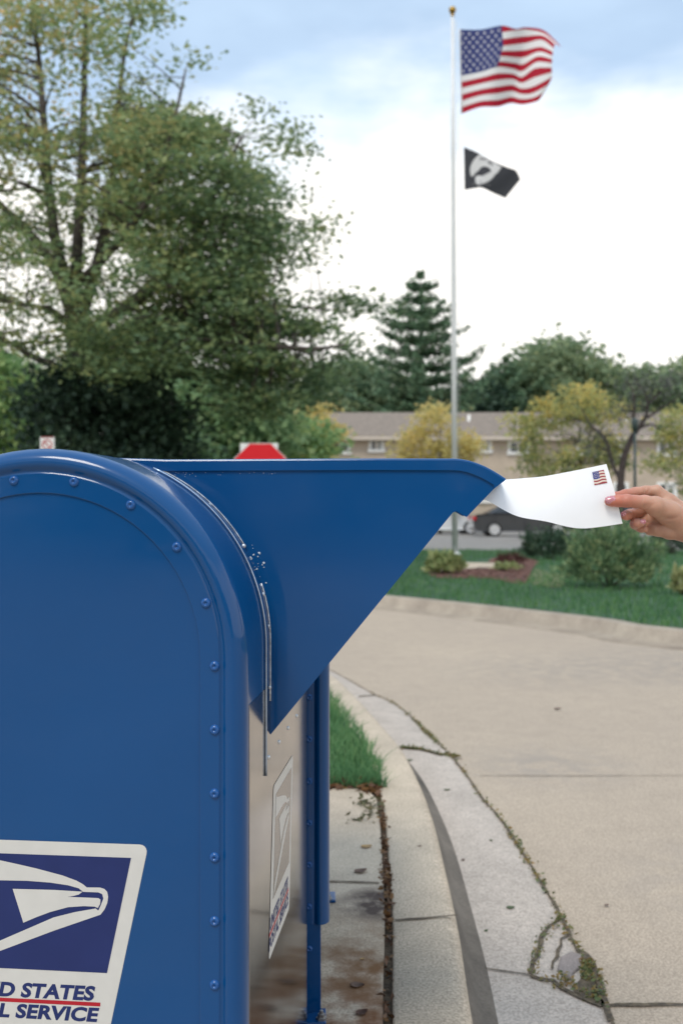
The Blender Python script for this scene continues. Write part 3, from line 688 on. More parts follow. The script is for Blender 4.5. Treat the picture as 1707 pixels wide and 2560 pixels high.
for k in range(1500):
    a, b_ = sample_poly([(230,374),(330,368),(600,350),(610,300),(690,294),(810,318),(770,400),(745,428),(560,408),(300,402)],1)[0]
    p = G(*Z3(a,b_)); th = random.uniform(0,3.14); l = random.uniform(.02,.06); w = .012; zc = .01+random.uniform(0,.02)
    dx, dy = math.cos(th)*l, math.sin(th)*l; t_ = random.uniform(-.015,.015)
    mb.add([(p.x-dx,p.y-dy,zc-t_),(p.x+dy*.25,p.y-dx*.25,zc),(p.x+dx,p.y+dy,zc+t_),(p.x-dy*.25,p.y+dx*.25,zc+.004)],[(0,1,2,3)])
tag(mb.build('mulch_chips', leaf_mat('mulch_chip',[(0.1,(0.06,0.022,0.016)),(0.6,(0.13,0.055,0.04)),(1.0,(0.24,0.14,0.10))],0.0)), 'red brown bark mulch around the pale plant', 'mulch', kind='stuff')

# grass blades
def blades(name, pts, h, w, leafm, label, lean=0.35):
    pts = np.array(pts); n = len(pts)
    hh = h*rng.uniform(.5,1.3,n); th = rng.uniform(0,2*np.pi,n); ln = np.abs(rng.normal(size=n))*lean*hh; az_ = rng.uniform(0,2*np.pi,n)
    V = np.empty((n,4,3)); dx = np.cos(th)*w/2; dy = np.sin(th)*w/2
    V[:,0] = pts+np.stack([dx,dy,0*dx],1); V[:,1] = pts-np.stack([dx,dy,0*dx],1)
    m_ = pts+np.stack([np.cos(az_)*ln*.4,np.sin(az_)*ln*.4,hh*.6],1)
    V[:,2] = m_-np.stack([dx,dy,0*dx],1)*.7; V[:,3] = m_+np.stack([dx,dy,0*dx],1)*.7
    tip = pts+np.stack([np.cos(az_)*ln,np.sin(az_)*ln,hh],1)
    VV = np.concatenate([V, tip[:,None]],1)
    o5 = np.arange(n)*5
    q = np.stack([o5,o5+1,o5+2,o5+3],1); t = np.stack([o5+3,o5+2,o5+4,o5+4],1)
    me_v = VV.reshape(-1,3)
    # two triangles for the base and one for the tip
    tri = np.concatenate([np.stack([o5,o5+1,o5+2],1), np.stack([o5,o5+2,o5+3],1), np.stack([o5+3,o5+2,o5+4],1)])
    o = np_mesh(name, me_v, tri, leafm); return tag(o, label, 'grass', kind='stuff')
vp = []
ve = [p for p in inner if 3.5 < p.y < 9.5]
while len(vp) < 15000:
    y = 3.72+6.0*random.random()**1.5
    xe = np.interp(y, [p.y for p in ve], [p.x for p in ve])
    x = xe-abs(random.gauss(0,.5))+.012+.035*random.random()*math.sin(y*9)**2
    if x > -1.7: vp.append((x,y,-.014))
blades('verge_grass', vp, 0.068, 0.0055, ml_grass, 'long green grass spilling over the kerb behind the mailboxes', .6)
lp = []
fy = [(p.x,p.y) for p in fk]
lawn_poly = lawn_pts
xs_ = [p[0] for p in lawn_pts]
mulch_poly = [Z3(a,b) for a,b in [(215,360),(430,325),(600,298),(690,292),(815,318),(770,400),(745,432),(560,408),(300,404)]]
while len(lp) < 42000:
    y = 7.6+20*random.random()**1.8; x = random.uniform(-3.5,9.5)
    if not in_poly(x,y,lawn_poly): continue
    px = CX+x/y*F; py = CY+EYE/y*F
    if in_poly(px,py,mulch_poly): continue
    lp.append((x,y,-.008))
blades('lawn_grass', lp, 0.075, 0.012, ml_grass_far, 'mown green lawn beyond the curved drive', .5)

# weeds and litter
def weeds(name, lines, n, spread, size, leafm, label, z, hz=0.03, cat='weeds'):
    c = []
    for pts, wgt in lines:
        pts = [Vector((p[0],p[1],0)) for p in pts]; k = int(n*wgt)
        segs = [(pts[i+1]-pts[i]).length for i in range(len(pts)-1)]; tot = sum(segs)
        clump = [random.random() for _ in range(9)]
        for _ in range(k):
            d = random.random()
            if random.random() < .55: d = min(1,max(0,random.choice(clump)+random.gauss(0,.025)))
            d *= tot; i = 0
            while i < len(segs)-1 and d > segs[i]: d -= segs[i]; i += 1
            p = pts[i].lerp(pts[i+1], d/segs[i])
            c.append((p.x+random.gauss(0,spread), p.y+random.gauss(0,spread), z+abs(random.gauss(0,hz))+.003))
    V, Fq = leaf_quads(np.array(c), size, .5, .5, 0)
    o = np_mesh(name, V, Fq, leafm); return tag(o, label, cat, kind='stuff')
jw = [(p.x,p.y) for p in jl if 2.3 < p.y < 6.5]
weeds('joint_weeds', [(jw,.7), ([(p.x,p.y) for p in gz([(345,468),(440,476),(540,500),(600,508)],jz)],.35)], 1000, .008, .015, ml_weed, 'small green and brown weeds along the gutter joint', jz, .006)
patch = [(p.x,p.y) for p in gz([(1030,1460),(1110,1520),(1200,1570),(1215,1500),(1180,1430),(1150,1390),(1150,1480)],jz)]
weeds('crack_weeds', [(patch,.8), ([(p.x,p.y) for p in gz([(1040,1205),(955,1290),(925,1400),(920,1450),(1000,1480),(1110,1540)],jz)],.4)], 420, .009, .012, ml_weed, 'clump of weeds filling the broken corner of the gutter', jz, .008)
gapc = [(p.x-.011,p.y) for p in inner if 1.4 < p.y < 3.8]
weeds('leaf_litter', [(gapc,1.0)], 380, .007, .020, ml_litter, 'dry brown leaves caught between the kerb and the pavement', -.008, .006, 'leaf litter')
weeds('verge_litter', [([G(*Z1(45,648)),G(*Z1(120,620)),G(*Z1(185,600)),G(*Z1(215,660))],1.0)], 320, .022, .03, ml_litter, 'brown leaves gathered where the grass meets the pavement', 0.0, .006, 'leaf litter')
weeds('pavement_weeds', [([G(*Z1(170,705)),G(*Z1(230,720)),G(*Z1(235,760)),G(*Z1(150,790))],1.0)], 90, .018, .022, leaf_mat('wilted_weed',[(0.1,(0.05,0.07,0.03)),(0.6,(0.13,0.12,0.06)),(1.0,(0.19,0.13,0.07))],.2), 'wilted weed tuft lying on the pavement beside the kerb', 0.0, .012)

# single fallen leaves
def fallen_leaf(px, py, z, size, col, label, rz):
    b = G(px,py,z); size *= .58
    mb = MB(); nseg = 7; pts = []
    for i in range(nseg):
        u = i/(nseg-1); wv = .34*math.sin(math.pi*u**.8)+.02; cz = .22*(u-.5)**2+.03
        pts += [(size*(u-.5), -size*wv, size*(cz+.10)), (size*(u-.5), 0, size*cz), (size*(u-.5), size*wv, size*(cz+.12))]
    fs = []
    for i in range(nseg-1):
        for j in (0,1): fs.append((i*3+j, i*3+j+1, (i+1)*3+j+1, (i+1)*3+j))
    mb.add(pts, fs, 0, True); o = mb.build('fallen_leaf', col); o.location = b; o.rotation_euler = (0,0,rz)
    return tag(o, label, 'fallen leaf', 'fallen leaves on the concrete')
m_fl = mat('brown_leaf', (0.07,0.03,0.018), rough=.8, var=.3, scale=60); m_fl2 = mat('tan_leaf', (0.42,0.26,0.11), rough=.8, var=.2, scale=60); m_fl3 = mat('green_leaf', (0.07,0.10,0.04), rough=.7, var=.2, scale=60); m_fl4 = mat('grey_brown_leaf',(0.14,0.085,0.06),rough=.8,var=.3,scale=60)
for a in [(*Z1(1025,300),ZR,.075,m_fl,'dark brown fallen leaf alone in the middle of the road',.4),
          (*Z1(617,953),jz,.03,m_fl,'small reddish brown leaf in the gutter halfway along',1.2),
          (*Z1(822,1160),jz,.045,m_fl3,'olive leaf lying in the gutter near the broken corner',.2),
          (*Z1(738,868),jz,.03,m_fl3,'small green leaf upright in the gutter beside the joint',1.5),
          (*Z1(386,522),jz,.05,m_fl3,'green leaf in the gutter just below the weedy cross joint',.1),
          (*Z1(548,650),jz,.045,m_fl3,'thin yellow green leaf below the weedy cross joint',-.1),
          (*Z1(1237,1148),ZR,.028,m_fl4,'tiny grey leaf on the road right of the broken corner',.5),
          (*Z1(200,897),0.0,.06,m_fl2,'tan curled leaf on the pavement against the kerb',.3),
          (*Z1(175,1004),0.0,.07,m_fl4,'grey brown twisted leaf on the pavement above the slab joint',.5),
          (*Z1(160,1497),0.0,.055,m_fl4,'reddish curled leaf on the stained pavement near the mailbox',-.1),
          (*Z1(180,1615),0.0,.05,m_fl,'black brown leaf on the pavement at the bottom edge',.6),
          (*Z1(183,1380),0.0,.022,m_fl2,'small pale leaf speck on the stained pavement',.6),
          (*Z1(716,1258),jz,.025,m_fl3,'small dark green leaf in the gutter beside the kerb',.9),
          (*Z1(430,892),0.0,.022,m_fl4,'tiny grey leaf on top of the kerb',.2),
          (1537,1597,ZR,.09,m_fl4,'brown leaf in the far gutter below the lawn kerb',.2)]:
    fallen_leaf(*a)

# ------------------------------------------------------------------ text helper
def text_mesh(s, bold=0.0, shear=0.0, space=1.0):
    cu = bpy.data.curves.new('lettering', 'FONT'); cu.body = s; cu.offset = bold; cu.shear = shear; cu.space_character = space; cu.resolution_u = 4
    o = bpy.data.objects.new('lettering', cu); COL.objects.link(o); bpy.context.view_layer.update()
    me = bpy.data.meshes.new_from_object(o.evaluated_get(bpy.context.evaluated_depsgraph_get()))
    V = [tuple(v.co) for v in me.vertices]; Fs = [tuple(p.vertices) for p in me.polygons]
    bpy.data.objects.remove(o); bpy.data.meshes.remove(me); bpy.data.curves.remove(cu)
    xs = [v[0] for v in V]; ys = [v[1] for v in V]; x0, x1, y0, y1 = min(xs), max(xs), min(ys), max(ys)
    return [((v[0]-x0)/(x1-x0), (v[1]-y0)/(y1-y0)) for v in V], Fs

# ------------------------------------------------------------------ mailbox
ANG = R(5.7); ca, sa = math.cos(ANG), math.sin(ANG)
C0 = Vector((-0.128, 1.33, 0.0))
RAD, ZC, WID = 0.285, 0.833, 0.628
def uz(px, py, v):
    """photo pixel -> (u, z) on the plane v of the mailbox frame"""
    k = (px-CX)/F; x0 = C0.x+v*sa; y0 = C0.y+v*ca
    u = (k*y0-x0)/(ca+k*sa); Y = y0-u*sa
    return u, EYE-(py-CY)/F*Y
def vz(px, py, u=0.0):
    k = (px-CX)/F; x0 = C0.x+u*ca; y0 = C0.y-u*sa
    v = (k*y0-x0)/(sa-k*ca); Y = y0+v*ca
    return v, EYE-(py-CY)/F*Y
def arch(zb, step=0.03, narc=40):
    """outline of the side: front foot, up, over the arch, down the back: (u, z, inward nu, nz)"""
    r = []; n = max(2, int((ZC-zb)/step))
    for i in range(n): r.append((0, zb+(ZC-zb)*i/n, -1, 0))
    for i in range(narc+1):
        th = math.pi*i/narc; r.append((-RAD+RAD*math.cos(th), ZC+RAD*math.sin(th), -math.cos(th), -math.sin(th)))
    for i in range(n-1, -1, -1): r.append((-2*RAD, zb+(ZC-zb)*i/n, 1, 0))
    return r
def sweep(mb, zb, prof, mi=0, smooth=True):
    a = arch(zb); k = len(prof); vs = []
    for u, z, nu, nz_ in a:
        for d, v in prof: vs.append((u+nu*d, v, z+nz_*d))
    mb.add(vs, [(i*k+j, i*k+j+1, (i+1)*k+j+1, (i+1)*k+j) for i in range(len(a)-1) for j in range(k-1)], mi, smooth)
rim = [(0.036,0.0),(0.0345,0.0012),(0.032,0.0022),(0.030,0.0016),(0.028,-0.001),(0.024,-0.0042),(0.019,-0.0052),(0.013,-0.0035),(0.0075,0.001),(0.003,0.0075),(0.0008,0.014),(0.0,0.022)]
rim_far = [(d, WID-v) for d, v in reversed(rim)]

def decal_uz():
    """polygons of the sticker in (u,z), from the photo pixels of the near one"""
    Z7 = lambda x, y: uz(x/2.24, 2000+y/2.24, 0.0)
    tr = Z7(733,327); br = Z7(598,973); wb = 0.205
    tl = (tr[0]-wb, tr[1]); bl = (br[0]-wb, br[1])
    sh = (tr[0]-br[0])/(tr[1]-br[1])
    top, bot = tr[1]+0.0185, tr[1]-0.238
    X = lambda x, z: x+(z-tr[1])*sh      # x measured along the blue box's top edge frame
    oc = []
    xr, xl = tr[0]+0.0200, tl[0]-0.0300
    def corner(cx, cz, a0, a1, r=0.012):
        for k in range(6):
            a = R(a0+(a1-a0)*k/5); oc.append((X(cx+r*math.cos(a), cz+r*math.sin(a)), cz+r*math.sin(a)))
    corner(xr-.012, top-.012, 0, 90); corner(xl+.012, top-.012, 90, 180); corner(xl+.012, bot+.012, 180, 270); corner(xr-.012, bot+.012, 270, 360)
    zz7 = lambda l: [Z7(a,b) for a,b in l]
    blue = [tl, tr, br, bl]
    wl = (X(tl[0], tl[1]-0.036), tl[1]-0.036)
    head = [tl]+zz7([(-60,322),(0,340),(100,362),(200,385),(350,425),(430,455),(465,475),(485,492),(560,493),(585,501),(600,518),(605,545),(600,580),(585,615),(562,645),(300,735),(0,848)])+[bl]+zz7([(-140,850),(0,790),(150,725),(300,660),(420,630),(490,618),(535,610),(550,622),(565,590),(578,555),(572,530),(550,520),(465,517),(440,497),(380,480),(280,465),(150,455),(0,452)])+[wl]
    mid = zz7([(70,500),(300,506),(462,516),(440,532),(410,540),(378,545),(460,548),(550,552),(562,560),(560,585),(547,608),(530,600),(470,597),(380,603),(280,630),(200,660),(130,690)])
    # lettering
    t1, f1 = text_mesh('UNITED STATES', 0.042, 0.0, 1.03); t2, f2 = text_mesh('POSTAL SERVICE', 0.042, 0.0, 1.03)
    r1 = Z7(520,1130); r2 = Z7(556,1250); z1t = Z7(522,1045)[1]; 
    h1 = z1t-r1[1]; h2 = h1*0.97; w1, w2 = 0.223, 0.236
    T1 = [(r1[0]-w1+a*w1+(b*h1)*sh, r1[1]+b*h1) for a,b in t1]
    T2 = [(r2[0]-.004-w2+a*w2+(b*h2)*sh, r2[1]+b*h2) for a,b in t2]
    l0 = Z7(560,1150); lz = l0[1]; red = [(l0[0]-.238, lz-.0025),(l0[0], lz-.0025),(l0[0]+.0003, lz+.0028),(l0[0]-.238, lz+.0028)]
    return oc, blue, head, mid, (T1,f1), (T2,f2), red
DEC = decal_uz()
def decal(name, parent, fmap, nrm, film=None):
    oc, blue, head, mid, (T1,f1), (T2,f2), red = DEC
    mb = MB()
    def put(pts, lay, mi, faces=None):
        v3 = [Vector(fmap(a,b))+Vector(nrm)*(0.0005+0.00025*lay) for a,b in pts]
        mb.add(v3, faces if faces else [tuple(range(len(pts)))], mi)
    put(oc,0,0); put(blue,1,1); put(head,2,0); put(mid,2,0); put(T1,1,3 if film else 1,f1); put(T2,1,3 if film else 1,f2); put(red,1,2)
    return mb.build(name, [m_white, film or m_navy, m_red] + ([m_navy] if film else []), parent, tri=True, recalc=False)

def build_mailbox(label, chute, ZB):
    root = empty('mailbox', C0, -ANG); tag(root, label, 'mailbox', 'blue street mailboxes')
    mb = MB(); sweep(mb, ZB, rim+rim_far)
    a = arch(ZB); mb.poly([(p[0]*1.0-0.004*(1 if p[0]>-RAD else -1), 0.01, p[1]) for p in (a[0],a[-1])]+[(p[0], WID-0.01, p[1]) for p in (a[-1],a[0])])
    body = mb.build('body', m_blue, root)
    for side in (0,1):
        y = lambda v: v if side == 0 else WID-v
        mb = MB(); prof = [(0.036,y(0.0)),(0.0612,y(0.0)),(0.062,y(0.0006)),(0.062,y(0.0032))]
        if side: prof = prof[::-1]
        sweep(mb, 0.005, prof, smooth=False)
        inn = [(u+nu*0.061, z+nz_*0.061) for u,z,nu,nz_ in arch(0.004)]
        mb2 = MB(); mb2.poly([(p[0], y(0.0026), p[1]) for p in inn])
        mb.build('side_flange', m_blue, root); pn = mb2.build('side_panel', m_blue, root, tri=True)
    # feet and legs: angle irons behind the flange
    for u, v in ((-0.045,0.02),(-0.525,0.02),(-0.045,WID-0.02),(-0.525,WID-0.02)):
        mb = MB(); s_ = 1 if v < .3 else -1
        q_ = 1 if u > -.3 else -1; mb.box((u-.004*q_, v-.013*s_, 0.11), (0.062,0.006,0.21)); mb.box((u+.02*q_, v+.008*s_, 0.11), (0.006,0.036,0.21))
        mb.box((u+(.030 if s_ < 0 else .010)*q_, v+(.012 if s_ < 0 else -.03), 0.005), (0.07 if s_ < 0 else .055,0.06,0.008))
        lg = mb.build('leg', m_blue, root, bevel=.0015)
        mb = MB(); MT = Matrix.Translation((u+(.045 if s_ < 0 else .028)*q_, v+.012*s_ if s_ < 0 else v-.045, 0.009))
        mb.lathe([(.0,0.018),(.004,.0175),(.004,.011),(.0075,.011),(.0075,.004),(.011,.004),(.011,0)], 6, M_=MT, smooth=False); mb.build('anchor_bolt', m_steel, lg)
    # rivets along the flange
    rv = MB(); rv.lathe([(0,.0022),(.0013,.0022),(.0015,.0030),(.0024,.0031),(.0026,.0037),(.0045,.0032),(.0062,.0018),(.0071,0),(.0071,-.001)], 20)
    first = None; LA = math.pi*0.243/2
    s0 = uz(487*1.0887,1676*1.0887,0)[1]
    def place(u, z, v, rx):
        nonlocal first
        if first is None:
            first = rv.build('rivet', m_rivet, root); o = first
        else:
            o = first.copy(); COL.objects.link(o); o.parent = root
        o.location = (u, v, z); o.rotation_euler = (rx, 0, 0)
    for side in (0,1):
        v = 0.0 if side == 0 else WID; rx = R(90) if side == 0 else R(-90)
        for i in range(-8, 26):
            z = s0+0.0855*i; d = z-ZC
            if d <= 0: u, zz_ = -0.042, z
            elif d < 2*LA: th = d/0.243; u, zz_ = -RAD+.243*math.cos(th), ZC+.243*math.sin(th)
            else: u, zz_ = -2*RAD+.042, ZC-(d-2*LA)
            if zz_ > .06: place(u, zz_, v, rx)
    # sticker on the side and on the front
    if chute:
        decal('eagle_decal', root, lambda a,b: (a, 0.0026, b), (0,-1,0))
        oc = DEC[0]; ur = max(p[0] for p in oc); zt = max(p[1] for p in oc)
        decal('eagle_decal', root, lambda a,b: (0.0011, 0.417+(a-ur)*0.80, .605+(b-zt)*.985), (1,0,0), m_decal_film)
        mb = MB(); mb.box((0.0003, WID/2, (.768+.035)/2), (0.0014, WID-.048, .768-.035)); mb.build('front_plate', m_plate, root)
    return root

box1 = build_mailbox('blue mailbox with a long pull up chute holding the envelope, large in front', True, 0.03)
# ---- chute (snorkel)
v0, v1 = 0.190, 0.440
U = lambda px, py: uz(px, py, v0)
Q2 = lambda x, y: U(x/1.568+300, y/1.568+1100)
ztop = U(1000,1145.5)[1]
top_line = [(-0.245, ztop+.003), (-0.16, ztop)] + [(u, ztop) for u in (-.05,.06,.16)] + [Q2(1310,72.5), Q2(1340,75), Q2(1370,81), Q2(1400,91), Q2(1430,103), Q2(1460,119), Q2(1488,136), Q2(1512,152)]
tip, tip2 = Q2(1512,152), Q2(1466,190)
notch = [Q2(1358,302), Q2(1350,298), Q2(1318,279), Q2(1304,284)]
vbot = U(675,1838.5); vback = (vbot[0]-.03, vbot[1]+.02)
th_b = .0
wall = [(-0.20,ztop-.012)] + [(u, z-.0025) for u, z in top_line[1:-1]] + [(tip[0]-.003, tip[1]-.003), tip2] + notch + [vbot, (-0.012,vbot[1]), (-0.05, vbot[1]+.10), (-0.11, .95)]
root = box1
chute = MB()
for v in (v0, v1):
    pts = [(u, v, z) for u, z in wall]
    chute.prism(pts, (0, 0.002 if v == v0 else -0.002, 0))
# chipped paint on the seam
m_chip = mat('chipped_paint', (0.50,0.56,0.62), rough=.5, var=.3, scale=300)
def chip(u, v, z, s):
    k = random.randint(5,8); pts = []
    for i in range(k):
        a = 2*math.pi*i/k; r = s*random.uniform(.5,1.2); pts.append((u+math.cos(a)*r, v, z+math.sin(a)*r*.8))
    chute.poly(pts, 1)
for k in range(24):
    px = random.gauss(632,14)+0; py = 1400+(px-632)*1.3+random.gauss(0,22)
    u, z = uz(px,py,v0); chip(u, v0-.0006, z, abs(random.gauss(0,.0013))+.0003)
for px, py in [(660,1407),(610,1430),(616,1408)]:
    u, z = uz(px,py,v0); chip(u, v0-.0006, z, .0020)
for k in range(24):
    px = random.uniform(430,700); py = 1181+abs(random.gauss(0,5)); u, z = uz(px,py,v0); chip(u, v0-.0006, z, .0006)

ch = chute.build('chute', [m_blue, m_chip], root, tri=True, recalc=False)
# underside plate along the diagonal and the small lip behind the notch
mb = MB(); a_, b_ = notch[-1], vbot
mb.prism([(a_[0],v0+.003,a_[1]),(b_[0]-.004,v0+.003,b_[1]+.002),(b_[0]-.004,v1-.003,b_[1]+.002),(a_[0],v1-.003,a_[1])], (-.0015,0,.0015)); mb.build('chute_bottom', m_blue, root)
mb = MB(); mb.prism([(-.14,v0+.003,ztop-.006),(.27,v0+.003,ztop-.006),(.27,v1-.003,ztop-.006),(-.14,v1-.003,ztop-.006)], (0,0,-.001)); 
mb.prism([(.10,v0+.004,.84),(.10,v1-.004,.84),(.10,v1-.004,ztop-.01),(.10,v0+.004,ztop-.01)], (-.002,0,0)); mb.build('chute_lining', m_slit, root)
# hood: folded sheet over the top with turned down sides
mb = MB(); n = len(top_line)
low = []
for i, p in enumerate(top_line):
    q0, q1 = top_line[max(i-1,0)], top_line[min(i+1,n-1)]; t = Vector((q1[0]-q0[0], q1[1]-q0[1])).normalized()
    low.append((p[0]+t.y*.0178, p[1]-t.x*.0178))
low[-1] = (tip2[0], tip2[1]); low[0] = (low[0][0], ztop-.0145)
vA, vB = v0-.0032, v1+.0032
vs = []
for i in range(n):
    u, z = top_line[i]; lu, lz = low[i]
    q0, q1 = top_line[max(i-1,0)], top_line[min(i+1,n-1)]; t = Vector((q1[0]-q0[0], q1[1]-q0[1])).normalized(); k = .003
    vs += [(lu, vA, lz), (u+t.y*k, vA, z-t.x*k), (u+t.y*k*.3, vA+k*.3, z-t.x*k*.3), (u, vA+k, z), (u, vB-k, z), (u+t.y*k*.3, vB-k*.3, z-t.x*k*.3), (u+t.y*k, vB, z-t.x*k), (lu, vB, lz)]
K = 8
mb.add(vs, [(i*K+j, i*K+j+1, (i+1)*K+j+1, (i+1)*K+j) for i in range(n-1) for j in range(K-1)], 0, False)
hd = mb.build('chute_hood', m_blue, root); so = hd.modifiers.new('s','SOLIDIFY'); so.thickness = .0012; so.offset = -1
# rain rail on the dome, weld seam where the chute meets the dome
def dome(th, d=0.0): return (-RAD+(RAD+d)*math.cos(th), ZC+(RAD+d)*math.sin(th))
mb = MB(); vr = .143
pts = [(dome(R(a),.0025)[0], vr, dome(R(a),.0025)[1]) for a in np.linspace(66,0,30)]+[(.0025, vr, z) for z in np.linspace(ZC-.02,.640,8)]
mb.tube(pts, .0017, 10); mb.build('rain_rail', m_rod, root)
mb = MB(); pts = [(dome(R(a),.001)[0], v0-.0012, dome(R(a),.001)[1]) for a in np.linspace(71,31,26)]; mb.tube(pts, .0013, 7)
pts = [(dome(R(a),.001)[0], v0-.0012, dome(R(a),.001)[1]) for a in np.linspace(18,0,12)]+[(.001, v0-.0012, z) for z in np.linspace(ZC-.01, .742, 8)]
mb.tube(pts, [.0013]*len(pts), 7)
mb.build('weld_seam', m_worn, root)
bv = MB(); bv.lathe([(0,.0028),(.0022,.0024),(.0036,.001),(.0038,0)], 12)
fb = None
for px, py in [(523,1263),(609,1365),(657,1486),(669,1566),(673,1719)]:
    u, z = uz(px, py, v0-.004)
    if fb is None: o = fb = bv.build('seam_bolt', m_worn, root)
    else: o = fb.copy(); COL.objects.link(o); o.parent = root
    o.location = (u, v0-.003, z); o.rotation_euler = (R(90), R(20), 0)
for px, py in [(670,1893),(696,1855),(718.5,1820),(740,1790)]:
    v, z = vz(px, py); o = fb.copy(); COL.objects.link(o); o.parent = root; o.location = (0.001, v, z); o.rotation_euler = (0, R(90), 0)
# second mailbox: same make, without the chute in view
box2 = build_mailbox('blue mailbox standing behind the front one, only its riveted edge showing', False, 0.19)
off2 = vz(825, 1900)  # unused guide
Yb = 2.03; box2.location = (-0.023-0.001, Yb, 0.0); box2.rotation_euler = (0, 0, R(1.1))

# ------------------------------------------------------------------ envelope
cols = [  # (top px, bottom px, top depth, bottom depth)
    ((1150,1212),(1120,1225),1.66,1.55), ((1214,1202.5),(1170,1236),1.655,1.535), ((1263,1199),(1214,1250),1.65,1.53), ((1310,1195.5),(1288,1289),1.63,1.545),
    ((1360,1190.5),(1363,1303.5),1.61,1.565), ((1440,1175.5),(1450,1321),1.60,1.578), ((1515,1160),(1555,1309),1.595,1.582)]
def cat(p0,p1,p2,p3,t): return 0.5*((2*p1)+(p2-p0)*t+(2*p0-5*p1+4*p2-p3)*t*t+(3*p1-p0-3*p2+p3)*t*t*t)
def env(s, t):
    """s along the envelope 0..1, t from top 0 to bottom 1"""
    k = len(cols)-1; x = s*k; i = min(int(x), k-1); f = x-i
    idx = [max(i-1,0), i, i+1, min(i+2,k)]
    A = [P(*cols[j][0], cols[j][2]) for j in idx]; B = [P(*cols[j][1], cols[j][3]) for j in idx]
    a, b = cat(*A, f), cat(*B, f)
    return a.lerp(b, t)+Vector((0, -0.004*math.sin(math.pi*t), 0))
eo = env(.6,.5); eroot = empty('envelope', eo); tag(eroot, 'plain white envelope with a flag stamp, held at the chute opening', 'envelope')
m_paper = mat('white_paper', (0.95,0.95,0.96), rough=.85, var=.01, scale=40, bump=.05, bscale=30)
_t = m_paper.node_tree; _tr = _t.nodes.new('ShaderNodeBsdfTranslucent'); _tr.inputs[0].default_value = (.95,.95,.97,1); _ms = _t.nodes.new('ShaderNodeMixShader'); _ms.inputs[0].default_value = .2
_t.links.new(_t.nodes['Principled BSDF'].outputs[0], _ms.inputs[1]); _t.links.new(_tr.outputs[0], _ms.inputs[2]); _t.links.new(_ms.outputs[0], _t.nodes['Material Output'].inputs[0])
NS, NTT = 48, 16
mb = MB(); mb.add([env(i/NS, j/NTT)-eo for i in range(NS+1) for j in range(NTT+1)], [(i*(NTT+1)+j, i*(NTT+1)+j+1, (i+1)*(NTT+1)+j+1, (i+1)*(NTT+1)+j) for i in range(NS) for j in range(NTT)], 0, True)
o = mb.build('paper', m_paper, eroot)
ev0, ev1, ev2 = env(.9,.5), env(.95,.5), env(.9,.55)
en = (ev1-ev0).cross(ev2-ev0).normalized()
if en.y > 0: en = -en
m_sred = mat('stamp_red', (0.30,0.03,0.04), rough=.6); m_sblue = mat('stamp_blue', (0.035,0.05,0.22), rough=.6); m_scream = mat('stamp_cream', (0.72,0.62,0.52), rough=.6)
mb = MB(); S0, S1, T0_, T1_ = .905, .966, .085, .305
def st(a, b, lay): return env(S0+(S1-S0)*a, T0_+(T1_-T0_)*b)-eo+en*(.0010+.0003*lay)
K1 = 16
def wav(a): return .03*math.sin(a*7)
for k in range(9):
    for i in range(K1):
        a0, a1 = i/K1, (i+1)/K1
        if k < 5 and a1 <= .5: continue
        y0, y1 = k/9, (k+1)/9
        cl_ = lambda v: min(1, max(0, v))
        mb.add([st(a0,cl_(y0+wav(a0)*(0<k)),0), st(a1,cl_(y0+wav(a1)*(0<k)),0), st(a1,cl_(y1+wav(a1)*(k<8)),0), st(a0,cl_(y1+wav(a0)*(k<8)),0)], [(0,1,2,3)], 0 if k%2==0 else 2)
for i in range(8):
    a0, a1 = i/16, (i+1)/16; mb.add([st(a0,0,1),st(a1,0,1),st(a1,5/9+wav(a1),1),st(a0,5/9+wav(a0),1)],[(0,1,2,3)],1)
for r_ in range(4):
    for c_ in range(4):
        a, b = .07+.115*c_+(.05 if r_%2 else 0), .07+.125*r_
        mb.add([st(a+.028*math.cos(q),b+.028*math.sin(q),2) for q in np.linspace(0,5.03,5)],[(0,1,2,3,4)],2)
mb.build('postage_stamp', [m_sred,m_sblue,m_scream], eroot, recalc=False)

# ------------------------------------------------------------------ hand and arm (signed distance blend of tapered segments, remeshed)
YH = 1.585; PXM = F/YH
def H(x, y, d=0.0): return P(1480+x/6.907, 1200+y/6.907, YH+d*0.01)
cm = 0.01
seg = []      # (a, b, ra, rb, blend)
def chain(pts, rs, k=.003):
    for i in range(len(pts)-1): seg.append((pts[i], pts[i+1], rs[i]*cm, rs[i+1]*cm, k))
# thumb lies on the front of the paper
tY = env(.97,.55).y-YH
chain([H(275,372,-.95), H(330,366,-1.0), H(450,362,-1.0), H(590,360,-.95), H(740,372,-.7), H(900,385,-.2)], [.62,.80,.93,1.02,.98,1.12])
chain([H(900,385,-.2), H(1080,450,.4), H(1300,560,1.4), H(1580,740,2.4)], [1.12,1.55,1.95,2.3], .006)
# index finger behind the paper
chain([H(260,318,1.1), H(400,285,1.25), H(560,250,1.9), H(740,212,2.6), H(920,190,3.0), H(1110,195,2.9)], [.58,.70,.78,.80,.84,.98])
# middle finger, tip curled towards the viewer
chain([H(558,622,.55), H(590,608,1.2), H(640,590,2.5), H(760,560,3.9), H(950,480,4.6), H(1150,330,4.4)], [.66,.76,.80,.84,.9,1.05])
# ring finger, folded back into the palm
chain([H(845,742,.75), H(770,748,1.0), H(735,756,1.9), H(740,765,3.0), H(850,735,4.4), H(1160,520,5.2)], [.60,.70,.78,.80,.85,1.0])
# little finger
chain([H(905,850,1.7), H(840,838,2.2), H(815,825,3.2), H(900,800,4.6), H(1160,680,5.3)], [.52,.60,.66,.7,.9])
